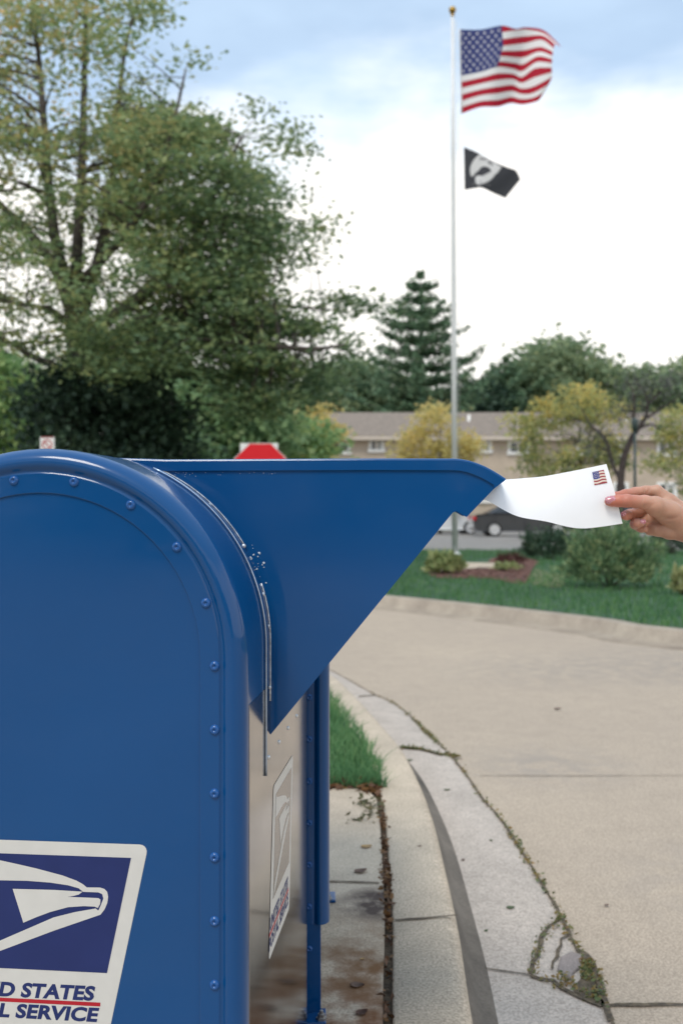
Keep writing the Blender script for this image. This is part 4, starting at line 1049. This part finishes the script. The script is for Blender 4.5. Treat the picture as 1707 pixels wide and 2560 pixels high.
# palm and back of the hand
kk = .007
chain([H(1110,195,2.9), H(1300,400,2.7), H(1580,680,2.8)], [1.02,1.6,2.3], kk)
chain([H(1150,330,4.3), H(1340,520,3.6), H(1590,740,3.0)], [1.05,1.5,2.3], kk)
chain([H(1170,520,5.0), H(1380,680,4.0), H(1600,790,3.1)], [1.0,1.5,2.3], kk)
chain([H(1170,690,5.0), H(1390,800,3.8), H(1610,830,3.1)], [.95,1.5,2.3], kk)
chain([H(1110,850,2.9), H(1330,860,2.9), H(1600,840,2.9)], [1.05,1.55,2.2], kk)
chain([H(1180,720,3.5), H(1100,520,3.6)], [1.2,1.2], kk)
chain([H(900,800,4.4), H(1000,850,3.6), H(1130,860,3.0)], [.75,.95,1.1], kk)
chain([H(900,620,4.6), H(1010,700,4.4), H(1100,760,3.8)], [.8,1.0,1.1], kk)
# wrist, forearm, elbow, upper arm going on out of the frame
chain([H(1590,775,2.7), H(1900,900,2.6), H(2600,1170,2.6), H(4100,1720,3.4)], [2.55,2.75,3.5,4.3], .008)
chain([H(1590,720,2.9), H(1900,850,2.7), H(2600,1150,2.6)], [2.35,2.5,3.3], .008)
chain([H(4100,1720,3.4), H(5400,700,10), H(6300,-600,18)], [4.3,5.2,6.0], .01)
A = np.array([tuple(s[0]) for s in seg]); B = np.array([tuple(s[1]) for s in seg]); RA = np.array([s[2] for s in seg]); RB = np.array([s[3] for s in seg]); KB = np.array([s[4] for s in seg])
AB = B-A; AB2 = (AB**2).sum(1)
finger_groups = []
def sdf(p):
    # smooth minimum over all segments
    ap = p[:,None,:]-A[None]; t = np.clip((ap*AB[None]).sum(2)/AB2, 0, 1)
    d = np.linalg.norm(ap-t[:,:,None]*AB[None], axis=2)-(RA+(RB-RA)*t)
    o_ = np.sort(d, axis=1) ; 
    k = 0.0035
    r = o_[:,0].copy()
    for j in (1,2,3):
        h = np.clip(.5+.5*(o_[:,j]-r)/k, 0, 1); r = o_[:,j]*(1-h)+r*h-k*h*(1-h)
    return r
# crude union for the remesher
mb = MB()
ico = bmesh.new(); bmesh.ops.create_icosphere(ico, subdivisions=2, radius=1.0); IV = [v.co.copy() for v in ico.verts]; IF = [[v.index for v in f.verts] for f in ico.faces]; ico.free()
for a, b, ra, rb, k in seg:
    mb.tube([a, a.lerp(b,.33), a.lerp(b,.66), b], [ra, ra+(rb-ra)*.33, ra+(rb-ra)*.66, rb], 16)
    mb.add([a+v*ra for v in IV], IF); mb.add([b+v*rb for v in IV], IF)
tmp = mb.build('tmp_hand', m_paper, recalc=False); rm = tmp.modifiers.new('r','REMESH'); rm.mode = 'VOXEL'; rm.voxel_size = .0016; rm.use_smooth_shade = True
bpy.context.view_layer.update()
hm = bpy.data.meshes.new_from_object(tmp.evaluated_get(bpy.context.evaluated_depsgraph_get())); bpy.data.objects.remove(tmp)
nv = len(hm.vertices); co = np.empty(nv*3, np.float32); hm.vertices.foreach_get('co', co); co = co.reshape(-1,3).astype(float)
def newton(co, it=3):
    for _ in range(it):
        for s_ in range(0, len(co), 20000):
            c = co[s_:s_+20000]; e_ = .0004; d0 = sdf(c)
            g = np.stack([sdf(c+np.eye(3)[i]*e_)-d0 for i in range(3)],1)/e_
            gl = np.maximum((g**2).sum(1), .15); co[s_:s_+20000] = c-(np.clip(d0,-.004,.004)/gl)[:,None]*g
    return co
co = newton(co)
# creases: sink the surface along a few lines
creases = [(H(545,255,-2),H(560,345,-2),.0006,.0011),(H(585,258,-2),H(595,345,-2),.0005,.001),(H(860,500,-2),H(1010,410,-1.5),.0010,.0016),(H(850,480,-2),H(960,395,-1.6),.0008,.0014),(H(890,525,-1),H(1060,410,-1),.0008,.0015),
           (H(1150,690,.5),H(1330,650,0),.0018,.003),(H(1190,750,.8),H(1300,745,.5),.0014,.0025),(H(905,120,2.2),H(895,250,2.2),.0012,.0016),(H(990,150,1.9),H(940,240,2),.0008,.0014),(H(330,400,-2),H(330,300,-2),.0003,.001),
           (H(1250,690,.6),H(1460,640,.2),.0008,.003)]
for a, b, dep, wd in creases:
    a2 = np.array([a.x,a.z]); b2 = np.array([b.x,b.z]); ab = b2-a2; q = co[:,[0,2]]; t = np.clip(((q-a2)@ab)/(ab@ab),0,1)
    dist = np.linalg.norm(q-(a2+t[:,None]*ab),axis=1); ymin = a.y+(b.y-a.y)*t
    wt = np.exp(-(dist/wd)**2)*(np.sin(np.pi*np.clip(t,.05,.95))**.5)*(co[:,1] < YH+.03)
    co[:,1] += wt*dep*1.5
hm.vertices.foreach_set('co', co.astype(np.float32).ravel()); hm.update()
m_skin = bpy.data.materials.new('skin'); m_skin.use_nodes = True
t = m_skin.node_tree; b = t.nodes['Principled BSDF']
b.inputs['Roughness'].default_value = .45; b.inputs['Subsurface Weight'].default_value = .35; b.inputs['Subsurface Radius'].default_value = (1.0,.35,.2); b.inputs['Subsurface Scale'].default_value = .006
tcn = t.nodes.new('ShaderNodeTexCoord'); n1 = t.nodes.new('ShaderNodeTexNoise'); n1.inputs['Scale'].default_value = 28; n1.inputs['Detail'].default_value = 5; t.links.new(tcn.outputs['Object'], n1.inputs[0])
r1 = t.nodes.new('ShaderNodeValToRGB'); t.links.new(n1.outputs[0], r1.inputs[0]); e_ = r1.color_ramp.elements; e_[0].position = .3; e_[1].position = .7
e_[0].color = (.42,.22,.145,1); e_[1].color = (.55,.325,.225,1)
# redder fingers: hands really are pinker towards the fingertips
sx = t.nodes.new('ShaderNodeSeparateXYZ'); t.links.new(tcn.outputs['Object'], sx.inputs[0])
mrx = t.nodes.new('ShaderNodeMapRange'); t.links.new(sx.outputs[0], mrx.inputs[0]); mrx.inputs[1].default_value = H(350,0).x; mrx.inputs[2].default_value = H(1150,0).x; mrx.inputs[3].default_value = .75; mrx.inputs[4].default_value = 0.0
mxr = t.nodes.new('ShaderNodeMix'); mxr.data_type = 'RGBA'; t.links.new(mrx.outputs[0], mxr.inputs[0]); t.links.new(r1.outputs[0], mxr.inputs[6]); mxr.inputs[7].default_value = (.52,.14,.09,1)
t.links.new(mxr.outputs[2], b.inputs['Base Color'])
n2 = t.nodes.new('ShaderNodeTexVoronoi'); n2.inputs['Scale'].default_value = 700; t.links.new(tcn.outputs['Object'], n2.inputs['Vector'])
bp = t.nodes.new('ShaderNodeBump'); bp.inputs['Strength'].default_value = .10; bp.inputs['Distance'].default_value = .001; t.links.new(n2.outputs[0], bp.inputs['Height']); t.links.new(bp.outputs[0], b.inputs['Normal'])
hm.materials.clear(); hm.materials.append(m_skin)
for p in hm.polygons: p.use_smooth = True
person = bpy.data.objects.new('person', hm); COL.objects.link(person)
tag(person, 'bare right arm and hand with pink glitter nails holding the white envelope', 'person')
# nails
m_nail = bpy.data.materials.new('pink_glitter_polish'); m_nail.use_nodes = True; t = m_nail.node_tree; b = t.nodes['Principled BSDF']
tcn = t.nodes.new('ShaderNodeTexCoord'); vo = t.nodes.new('ShaderNodeTexVoronoi'); vo.inputs['Scale'].default_value = 1300; t.links.new(tcn.outputs['Object'], vo.inputs['Vector'])
rr = t.nodes.new('ShaderNodeValToRGB'); t.links.new(vo.outputs['Color'], rr.inputs[0]); e_ = rr.color_ramp.elements; e_[0].position = .35; e_[1].position = .75; e_[0].color = (.36,.05,.09,1); e_[1].color = (.75,.42,.44,1)
t.links.new(rr.outputs[0], b.inputs['Base Color']); b.inputs['Roughness'].default_value = .25; b.inputs['Coat Weight'].default_value = 1
def nail(center, along, outward, Ln, Wn):
    along = along.normalized(); outward = (outward-along*outward.dot(along)).normalized(); side = along.cross(outward)
    vs = []; fs = []; NU, NV_ = 10, 8
    for i in range(NU+1):
        u = i/NU*2-1
        for j in range(NV_+1):
            w = j/NV_*2-1; taper = (1-max(0,u-.2)**2*.75)*(1-max(0,-u-.6)**2*1.2)
            vs.append(center+along*(u*Ln/2)+side*(w*Wn/2*taper)+outward*(-.30*Wn*w*w*taper-.10*Ln*u*u+.0006))
    for i in range(NU):
        for j in range(NV_): fs.append((i*(NV_+1)+j, i*(NV_+1)+j+1, (i+1)*(NV_+1)+j+1, (i+1)*(NV_+1)+j))
    mb = MB(); mb.add(vs, fs, 0, True); o = mb.build('fingernail', m_nail, person, recalc=False); so = o.modifiers.new('s','SOLIDIFY'); so.thickness = .0009; so.offset = 0; return o
def on_surf(p, d):
    """march from outside along -d to the skin"""
    q = np.array([tuple(p+d*.03)]); dv = np.array(tuple(d))
    for _ in range(60): q = q-dv*sdf(q)[:,None]
    return Vector(q[0])
dv = Vector((-.08,-1,.28)).normalized(); nail(on_surf(H(300,358,-1.0),dv), H(275,366,-.9)-H(400,360,-1.1), dv, .0165, .0125)
dv = Vector((-.25,-1,.25)).normalized(); nail(on_surf(H(548,610,.6),dv), H(520,590,.5)-H(590,690,.6), dv, .0105, .0085)
dv = Vector((.15,-1,.3)).normalized(); nail(on_surf(H(835,735,.75),dv), H(890,728,.6)-H(760,748,.9), dv, .0105, .0080)

# ------------------------------------------------------------------ flagpole and flags
YP = 23.3
m_pole = mat('white_painted_pole', (0.72,0.72,0.71), rough=.4, var=.04, scale=2)
pb = Vector((P(1136.5,CY,YP).x, YP, -0.01)); pt = P(1130.5, 42, YP)
pr = empty('flagpole', pb); tag(pr, 'tall white flagpole with gold ball on top, flying two flags', 'flagpole')
mb = MB(); d = pt-pb
mb.tube([(0,0,0), d*.4, d*.75, d], [.068,.062,.050,.036], 20); mb.build('pole', m_pole, pr)
mb = MB(); mb.lathe([(.0,.10),(.10,.10),(.13,.06),(.13,0)], 20); mb.build('base_collar', m_pole, pr)
mb = MB(); prof = [(.085*math.sin(a), -.085*math.cos(a)) for a in np.linspace(.12,math.pi-.001,14)]
mb.lathe([(.045,-.14),(.045,-.10),(.02,-.09)]+prof, 20, M_=Matrix.Translation(d+Vector((0,0,.16)))); mb.build('ball', mat('gold_ball', (.42,.25,.05), rough=.3, metal=.9), pr)
mb = MB(); top_ = d+Vector((.07,-.03,-.1)); low_ = Vector((.09,-.03,1.3))
mb.tube([top_, (top_+low_)/2+Vector((.05,0,0)), low_], .008, 5); mb.build('halyard', mat('white_rope',(.6,.6,.58)), pr)

class Cloth:
    def __init__(s, cols, zf, Y, amp, freq, ph):
        s.c = cols; s.z = zf; s.Y = Y; s.a = amp; s.f = freq; s.p = ph
    def px(s, u, t):
        cs = s.c; ks = [c[0] for c in cs]; i = 0
        while i < len(ks)-2 and u > ks[i+1]: i += 1
        f = (u-ks[i])/(ks[i+1]-ks[i])
        def ev(c):
            tt = [q[0] for q in c[1]]; return np.array([np.interp(t,tt,[q[1] for q in c[1]]), np.interp(t,tt,[q[2] for q in c[1]])])
        p = [ev(cs[min(max(j,0),len(cs)-1)]) for j in (i-1,i,i+1,i+2)]
        return cat(*p, f)
    def at(s, u, t, lift=0.0):
        x, y = s.px(u,t); X, Y_ = s.z(x,y)
        return P(X, Y_, s.Y+s.a*math.sin(s.f*u*6.283+s.p+1.8*t)*min(1,u*2.5)-lift)
ZF = lambda x, y: (1150+x/5.807, 20+y/5.807)
us = Cloth([(0,[(0,0,310),(.538,15,980),(1,30,1530)]), (.2,[(0,300,312),(.538,300,925),(1,290,1440)]), (.4,[(0,600,255),(.23,622,548),(.538,540,855),(1,545,1430)]),
            (.55,[(0,800,300),(.077,800,325),(.23,800,525),(.40,800,735),(.538,760,880),(.70,760,1040),(1,730,1380)]), (.7,[(0,960,280),(.08,960,315),(.23,960,505),(.39,930,720),(.538,900,915),(.76,890,1160),(1,890,1400)]),
            (.85,[(0,1220,330),(.077,1215,370),(.2,1190,420),(.3,1170,560),(.45,1130,690),(.6,1090,850),(.8,1060,1190),(1,1050,1372)]),
            (1,[(0,1468,570),(.06,1430,545),(.15,1370,520),(.25,1350,600),(.38,1335,690),(.5,1330,770),(.62,1325,870),(.77,1335,1000),(.9,1240,1190),(1,1140,1340)])], ZF, YP, .16, 1.5, .6)
m_fw = leaf_mat; 
def cloth_mat(name, c):
    m = mat(name, c, rough=.8); t = m.node_tree; b = t.nodes['Principled BSDF']; tr = t.nodes.new('ShaderNodeBsdfTranslucent'); tr.inputs[0].default_value = (*c,1)
    mxs = t.nodes.new('ShaderNodeMixShader'); mxs.inputs[0].default_value = .2; t.links.new(b.outputs[0], mxs.inputs[1]); t.links.new(tr.outputs[0], mxs.inputs[2]); t.links.new(mxs.outputs[0], t.nodes['Material Output'].inputs[0]); return m
mf_w = cloth_mat('flag_white', (.80,.78,.77)); mf_r = cloth_mat('flag_red', (.42,.001,.022)); mf_b = cloth_mat('flag_blue', (.035,.047,.18)); mf_k = cloth_mat('flag_black', (.05,.05,.058))
def cloth_obj(name, cl, nu, nt_, mats, pick, parent, origin):
    mb = MB(); vs = [cl.at(i/nu,j/nt_)-origin for i in range(nu+1) for j in range(nt_+1)]
    mb.v = [tuple(v) for v in vs]
    for i in range(nu):
        for j in range(nt_):
            k = nt_+1; mb.f.append([i*k+j, i*k+j+1, (i+1)*k+j+1, (i+1)*k+j]); mb.m.append(pick((i+.5)/nu,(j+.5)/nt_)); mb.sm.append(True)
    return mb.build(name, mats, parent, recalc=False)
fo = us.at(0,.5); fr = empty('flag', fo); tag(fr, 'red, white and blue flag with stars and stripes, upper of the two on the pole', 'flag')
cloth_obj('cloth', us, 60, 52, [mf_w,mf_r,mf_b], lambda u,t: 2 if (u < .4 and t < 7/13) else (1 if int(t*13)%2==0 else 0), fr, fo)
mb = MB()
for lift in (.012,-.012):
    for r_ in range(9):
        for c_ in range(6 if r_%2==0 else 5):
            u = .4*((c_+.5)/6 if r_%2==0 else (c_+1)/6); t_ = 7/13*(r_+.9)/9.8
            ring = [us.at(max(0,u+(.0135 if q%2==0 else .006)*math.sin(q*math.pi/5)), t_-(.0245 if q%2==0 else .011)*math.cos(q*math.pi/5), lift)-fo for q in range(10)]
            mb.poly(ring)
mb.build('stars', mf_w, fr, tri=True, recalc=False)
mb = MB(); mb.tube([us.at(0,q/8)-fo+Vector((-.015,0,0)) for q in range(9)], .018, 6); mb.build('hoist_hem', mf_w, fr)
ZP = lambda x, y: (1140+x/8.711, 350+y/8.711)
pw = Cloth([(0,[(0,165,150),(1,180,1090)]), (.25,[(0,480,285),(1,400,1050)]), (.5,[(0,820,475),(1,560,1040)]), (.75,[(0,1120,600),(1,810,1155)]), (.9,[(0,1300,670),(1,960,1220)]), (1,[(0,1392,860),(1,1065,1265)])], ZP, YP, .05, 1.0, .3)
po = pw.at(0,.5); pwr = empty('flag', po); tag(pwr, 'black memorial flag with white round emblem, lower of the two on the pole', 'flag')
cloth_obj('cloth', pw, 30, 20, [mf_k], lambda u,t: 0, pwr, po)
grid = np.array([tuple(pw.at(i/30,j/20)) for i in range(31) for j in range(21)])
def drape(pts, lift):
    r = []
    for x, y in pts:
        X, Y_ = ZP(x,y); p = P(X,Y_,YP); i = np.argmin((grid[:,0]-p.x)**2+(grid[:,2]-p.z)**2); r.append(P(X,Y_,grid[i,1]-lift)-po)
    return r
mb = MB()
mb.poly(drape([(515,312),(440,365),(390,420),(345,490),(310,570),(298,650),(305,730),(325,795),(380,780),(405,735),(450,690),(500,650),(520,610),(560,585),(620,572),(690,588),(735,625),(765,680),(700,715),(640,745),(560,785),(520,778),(480,770),(430,790),(412,830),(415,890),(435,960),(470,985),(520,980),(590,945),(700,900),(790,830),(850,745),(865,730),(895,715),(985,580),(900,545),(830,500),(700,420),(600,360)],.012), 0)
tt, tf = text_mesh('POW  MIA', .02, 0, 1.05)
ctr = (655,470); an = R(27)
mb.add(drape([(ctr[0]+((a-.5)*330)*math.cos(an)+((b-.5)*62)*math.sin(an)+0, ctr[1]+((a-.5)*330)*math.sin(an)-((b-.5)*62)*math.cos(an)-45*math.sin(math.pi*a)+15) for a,b in tt],.02), tf, 1)
tt, tf = text_mesh('YOU ARE NOT FORGOTTEN', .02, 0, 1.05)
mb.add(drape([(340+a*400, 985-(b-.5)*36-28*math.sin(math.pi*a)+a*26-20) for a,b in tt],.02), tf, 2)
mb.build('emblem', [mf_w, mf_k, cloth_mat('flag_grey',(.30,.29,.29))], pwr, tri=True, recalc=False)

# ------------------------------------------------------------------ signs
YS = 13.6; k_ = YS/F
m_sign_red = mat('stop_sign_red', (0.62,0.004,0.012), rough=.35); m_sign_w = mat('sign_white', (0.74,0.73,0.70), rough=.4, var=.05, scale=6); m_galv = mat('galvanised_post', (.32,.33,.33), rough=.5, metal=.6)
sc_ = P(651, 1174, YS); sb = Vector((sc_.x, YS+.03, -0.02)); sr = empty('stop_sign', sb); tag(sr, 'red octagonal stop sign on a post behind the mailbox chute', 'stop sign')
lc = sc_-sb
def octo(r, y): return [(lc.x+r*math.cos(R(22.5+45*i)), y, lc.z+r*math.sin(R(22.5+45*i))) for i in range(8)]
rO = 66*k_/math.cos(R(22.5))
mb = MB(); mb.prism(octo(rO*1.0,-.03), (0,.004,0)); mb.build('sign_border', m_sign_w, sr)
mb = MB(); mb.prism(octo(rO*.975,-.034), (0,.003,0)); mb.build('sign_face', m_sign_red, sr)
tt, tf = text_mesh('STOP', .02, 0, 1.0)
mb = MB(); mb.add([(lc.x+(a-.5)*rO*1.35, -.0355, lc.z+(b-.5)*rO*.58-.02) for a,b in tt], tf); mb.build('lettering', m_sign_w, sr, recalc=False)
mb = MB(); mb.box((0,.012,.98),(.05,.03,1.96)); mb.build('post', m_galv, sr)
bb = P(648,1150,YS+.09); br_ = empty('notice_board', (bb.x, YS+.09, -.02)); tag(br_, 'white rectangular board directly behind the red stop sign', 'sign')
mb = MB(); z1_ = P(648,1101,YS+.09).z; mb.box((0,0,z1_-.42),(95*k_,.02,.80)); mb.build('board', m_sign_w, br_, bevel=.004)
mb = MB(); mb.box((0,.03,.8),(.05,.03,1.6)); mb.build('post', m_galv, br_)
YN = 14.0; kn = YN/F; nb = P(119,1112,YN); nr = empty('parking_sign', (nb.x,YN,-.02)); tag(nr, 'small white sign with red marking poking above the mailbox dome at left', 'sign')
zt = P(119,1087,YN).z; mb = MB(); mb.box((0,0,zt-.14),(36*kn,.006,.26)); mb.build('plate', m_sign_w, nr, bevel=.003)
mb = MB()
rg = [(.075*math.cos(a), -.006, zt-.12+.075*math.sin(a)) for a in np.linspace(0,2*math.pi,25)]; ri = [(.055*math.cos(a), -.006, zt-.12+.055*math.sin(a)) for a in np.linspace(0,2*math.pi,25)]
mb.add(rg+ri, [(i,i+1,25+i+1,25+i) for i in range(24)])
mb.add([(-.055,-.0065,zt-.075),(-.04,-.0065,zt-.06),(.055,-.0065,zt-.165),(.04,-.0065,zt-.18)], [(0,1,2,3)])
mb.box((0,-.005,zt-.015),(.17,.003,.012)); mb.build('symbol', mat('faded_red',(.45,.09,.09)), nr, recalc=False)
mb = MB(); mb.box((0,.022,.95),(.04,.03,1.9)); mb.build('post', m_galv, nr)
# thin dark post on the right
mp_ = P(1586, CY, 29); pr2 = empty('lamp_post', (mp_.x,29,-.02)); tag(pr2, 'slim dark green metal post in front of the apartment building above the hand', 'lamp post')
m_dg = mat('dark_green_paint',(.022,.04,.035),rough=.4)
mb = MB(); mb.tube([(0,0,0),(0,0,1.5),(0,0,3.4)],[.055,.045,.04],10); mb.build('pole', m_dg, pr2)
mb = MB(); mb.lathe([(.04,3.4),(.07,3.42),(.09,3.5),(.11,3.7),(.05,3.78),(0,3.8)],12); mb.build('lantern', m_dg, pr2)

# ------------------------------------------------------------------ apartment building
m_brick = mat('tan_brick_wall', (.50,.41,.32), rough=.9, var=.08, scale=1.5, bump=.3, bscale=20)
m_roof = mat('grey_brown_shingles', (.225,.18,.145), rough=.95, var=.15, scale=4, bump=.6, bscale=12)
m_trim = mat('white_trim', (.82,.80,.76), rough=.6); m_tanp = mat('tan_fascia', (.58,.50,.42), rough=.7)
m_glass = mat('dark_window_glass', (.05,.06,.065), rough=.08, spec=.8); m_blind = mat('pale_blind', (.42,.42,.40), rough=.7)
def building(name, label, px0, px1, Y, eave_py, ridge_py, depth, wins, group=None):
    x0, x1 = P(px0,CY,Y).x, P(px1,CY,Y).x; ze = P(0,eave_py,Y).z; zr = P(0,ridge_py,Y+depth/2).z
    r = empty(name, ((x0+x1)/2,Y,-.03)); tag(r, label, 'building', group); o = Vector(((x0+x1)/2,Y,-.03)); w = x1-x0
    mb = MB(); mb.box((0,depth/2,ze/2+.02),(w,depth,ze)); 
    for sx_ in (-1,1): mb.add([(sx_*w/2,0,ze+.02),(sx_*w/2,depth,ze+.02),(sx_*w/2,depth/2,zr)],[(0,1,2)])
    mb.build('wall', m_brick, r)
    e2 = .45; sl_ = (zr-ze)/(depth/2)
    mb = MB()
    for s_ in (0,1):
        ya = -e2 if s_ == 0 else depth+e2
        pts = [(-w/2-.4,ya,ze-e2*sl_+.16),(w/2+.4,ya,ze-e2*sl_+.16),(w/2+.4,depth/2,zr+.16),(-w/2-.4,depth/2,zr+.16)]
        mb.prism(pts,(0,0,-.12))
    rf = mb.build('roof', m_roof, r)
    for fx in (.2,.47,.71):
        mb = MB(); mb.lathe([(.0,.35),(.09,.35),(.09,-.2)],10,M_=Matrix.Translation(((fx-.5)*w, depth*.28, ze+depth*.28*sl_+.2))); mb.build('vent', m_trim, rf)
    mb = MB(); mb.box((0,-e2-.02,ze-e2*sl_+.02),(w+.8,.10,.20)); mb.box((0,-e2/2,ze-e2*sl_-.09),(w+.7,e2,.03)); mb.build('fascia', m_tanp, r)
    for (pa,pb_,ya,yb,blind) in wins:
        a = P(pa,ya,Y)-o; b = P(pb_,yb,Y)-o; ww = b.x-a.x; hh = a.z-b.z; c = ((a.x+b.x)/2,-.03,(a.z+b.z)/2)
        mb = MB(); f_ = .17
        mb.box((c[0],-.03,a.z-f_/2),(ww,.10,f_)); mb.box((c[0],-.05,b.z+f_/2),(ww+.1,.14,f_))
        for s_ in (-1,1): mb.box((c[0]+s_*(ww/2-f_/2),-.03,c[2]),(f_,.10,hh-2*f_))
        mb.box((c[0],-.02,c[2]),(.07,.08,hh-2*f_)); fw = mb.build('window', m_trim, r)
        mb = MB(); mb.box((c[0]-ww/4,-.005,c[2]),(ww/2-f_,.03,hh-2*f_)); mb.box((c[0]+ww/4,-.005,c[2]),(ww/2-f_,.03,hh-2*f_),1 if blind else 0); mb.build('pane', [m_glass,m_blind], fw)
    return r
Z4 = lambda x: 850+x/1.83
W4 = lambda y: 650+y/1.83
wins = [(823,876,W4(818),W4(890),0),(Z4(130),Z4(202),W4(815),W4(880),1),(Z4(455),Z4(492),W4(822),W4(870),0),(Z4(632),Z4(692),W4(822),W4(884),1),(Z4(765),Z4(860),W4(825),W4(892),0),(1440,1480,1100,1140,1),(1530,1570,1096,1142,0),(1640,1690,1096,1142,1),(700,760,W4(818),W4(890),1),(560,610,W4(818),W4(890),0)]
wins += [(a,b,1205,1258,bl) for a,b,_,_,bl in wins]
building('apartment_building', 'long two storey tan brick apartment block with grey brown roof', 380, 2100, 58, 1090, 1036, 11, wins)
building('house', 'pale house with grey roof showing between bushes left of the stop sign', 300, 570, 47, 1150, 1110, 6, [(505,530,1160,1190,0),(330,360,1160,1190,1)])

# ------------------------------------------------------------------ cars
m_tyre = mat('black_tyre', (.02,.02,.02), rough=.9); m_rimm = mat('silver_rim', (.7,.7,.71), rough=.35, metal=.3); m_cglass = mat('car_glass', (.02,.022,.025), rough=.05, spec=.8)
m_tail = mat('red_tail_light', (.55,.01,.02), rough=.2); m_head = mat('clear_headlight', (.6,.62,.65), rough=.1)
def car(label, x, y, rz, colm, L_=4.65):
    r = empty('parked_car', (x,y,-.05), rz); tag(r, label, 'car', 'cars parked in the lot')
    low = [(-2.28,.30),(-2.32,.62),(-2.28,.88),(-2.15,.98),(-1.62,1.02),(1.0,.99),(1.75,.90),(2.15,.78),(2.30,.62),(2.32,.34),(2.15,.22),(-2.1,.22)]
    def section(pts, yh, inset): return [(a, yh*(1-inset*max(0,(b-.6))), b) for a,b in pts]
    mb = MB(); n = len(low)
    rings = [[(a*.97, -.80, .03+b*.96) for a,b in low],[(a,-.89,b) for a,b in low],[(a,.89,b) for a,b in low],[(a*.97,.80,.03+b*.96) for a,b in low]]
    vs = [p for rg_ in rings for p in rg_]; fs = [(k*n+i,k*n+(i+1)%n,(k+1)*n+(i+1)%n,(k+1)*n+i) for k in range(3) for i in range(n)]+[tuple(range(n)),tuple(range(3*n,4*n))]
    mb.add(vs, fs, 0)
    roof = [(-1.72,1.0),(-1.05,1.38),(-.55,1.45),(.15,1.43),(.50,1.34),(1.10,.98)]
    m_ = len(roof); vs = [(a,-.86+.26*(b-.98)/.47,b) for a,b in roof]+[(a,.86-.26*(b-.98)/.47,b) for a,b in roof]
    mb.add(vs, [(i,i+1,m_+i+1,m_+i) for i in range(m_-1)]+[tuple(range(m_)),tuple(range(m_,2*m_))], 0)
    # wheel arches
    mb.build('body', colm, r, bevel=.05)
    for s_ in (-1,1):
        for pts in ([(-1.50,1.03),(-1.02,1.33),(-.55,1.39),(-.38,1.39),(-.38,1.03)],[(-.32,1.03),(-.32,1.39),(.12,1.37),(.42,1.28),(.86,1.03)]):
            mb = MB(); v = [(a,s_*(.875-.26*(b-.98)/.47),b) for a,b in pts]; mb.prism(v,(0,s_*.012,0)); mb.build('window', m_cglass, r)
        for wx in (-1.38,1.38):
            M_ = Matrix.Translation((wx, s_*.80, .325)) @ Matrix.Rotation(R(-90)*s_,4,'X')
            mb = MB(); mb.lathe([(.21,-.08),(.30,-.09),(.325,-.05),(.325,.08),(.30,.11),(.235,.115)],24,M_=M_); wh = mb.build('wheel', m_tyre, r)
            mb = MB(); mb.lathe([(.235,.10),(.225,.08),(.20,.075),(.08,.10),(.0,.105)],24,M_=M_)
            for k in range(7): 
                a = 2*math.pi*k/7; pts = [(.06,-.03,.112),(.20,-.022,.10),(.20,.022,.10),(.06,.03,.112)]
                mb.add([M_ @ (Matrix.Rotation(a,4,'Z') @ Vector(p)) for p in pts],[(0,1,2,3)])
            mb.build('rim', m_rimm, wh, recalc=False)
        mb = MB(); mb.box((-2.25,s_*.70,.80),(.14,.36,.17)); mb.build('tail_light', m_tail, r, bevel=.02)
        mb = MB(); mb.box((2.17,s_*.66,.68),(.20,.34,.12)); mb.build('headlight', m_head, r, bevel=.02)
        mb = MB(); mb.box((-.55,s_*.90,.86),(.18,.03,.03)); mb.box((.55,s_*.90,.86),(.18,.03,.03)); mb.build('door_handle', colm, r)
        mb = MB(); mb.box((.78,s_*.97,1.02),(.12,.16,.11)); mb.build('wing_mirror', colm, r, bevel=.02)
    for pts in ([(-1.70,1.03),(-1.08,1.36)],[(1.07,1.01),(.53,1.33)]):
        (a,b),(c,d_) = pts; mb = MB(); dx = -.012 if a < 0 else .012
        mb.prism([(a+dx,-.70,b),(a+dx,.70,b),(c+dx,.56,d_),(c+dx,-.56,d_)],(dx,0,.012)); mb.build('windscreen', m_cglass, r)
    mb = MB(); mb.box((-2.325,0,.72),(.02,.5,.13)); mb.build('number_plate', m_sign_w, r)
    return r
m_car_d = mat('dark_grey_car_paint', (.05,.05,.056), rough=.25, coat=1.0); m_car_w = mat('white_car_paint', (.70,.70,.70), rough=.25, coat=1.0); m_car_b = mat('black_car_paint', (.012,.012,.016), rough=.25, coat=1.0)
YCAR = 44.5
car('dark grey sedan parked under the white envelope', P(1305,CY,YCAR).x, YCAR, 0.0, m_car_d)
car('white car parked just left of the dark grey sedan', P(1097,CY,49).x, 49, 0.06, m_car_w)
car('black car parked right of the dark grey sedan, mostly hidden by shrub', P(1590,CY,43).x, 43, 0.0, m_car_b)
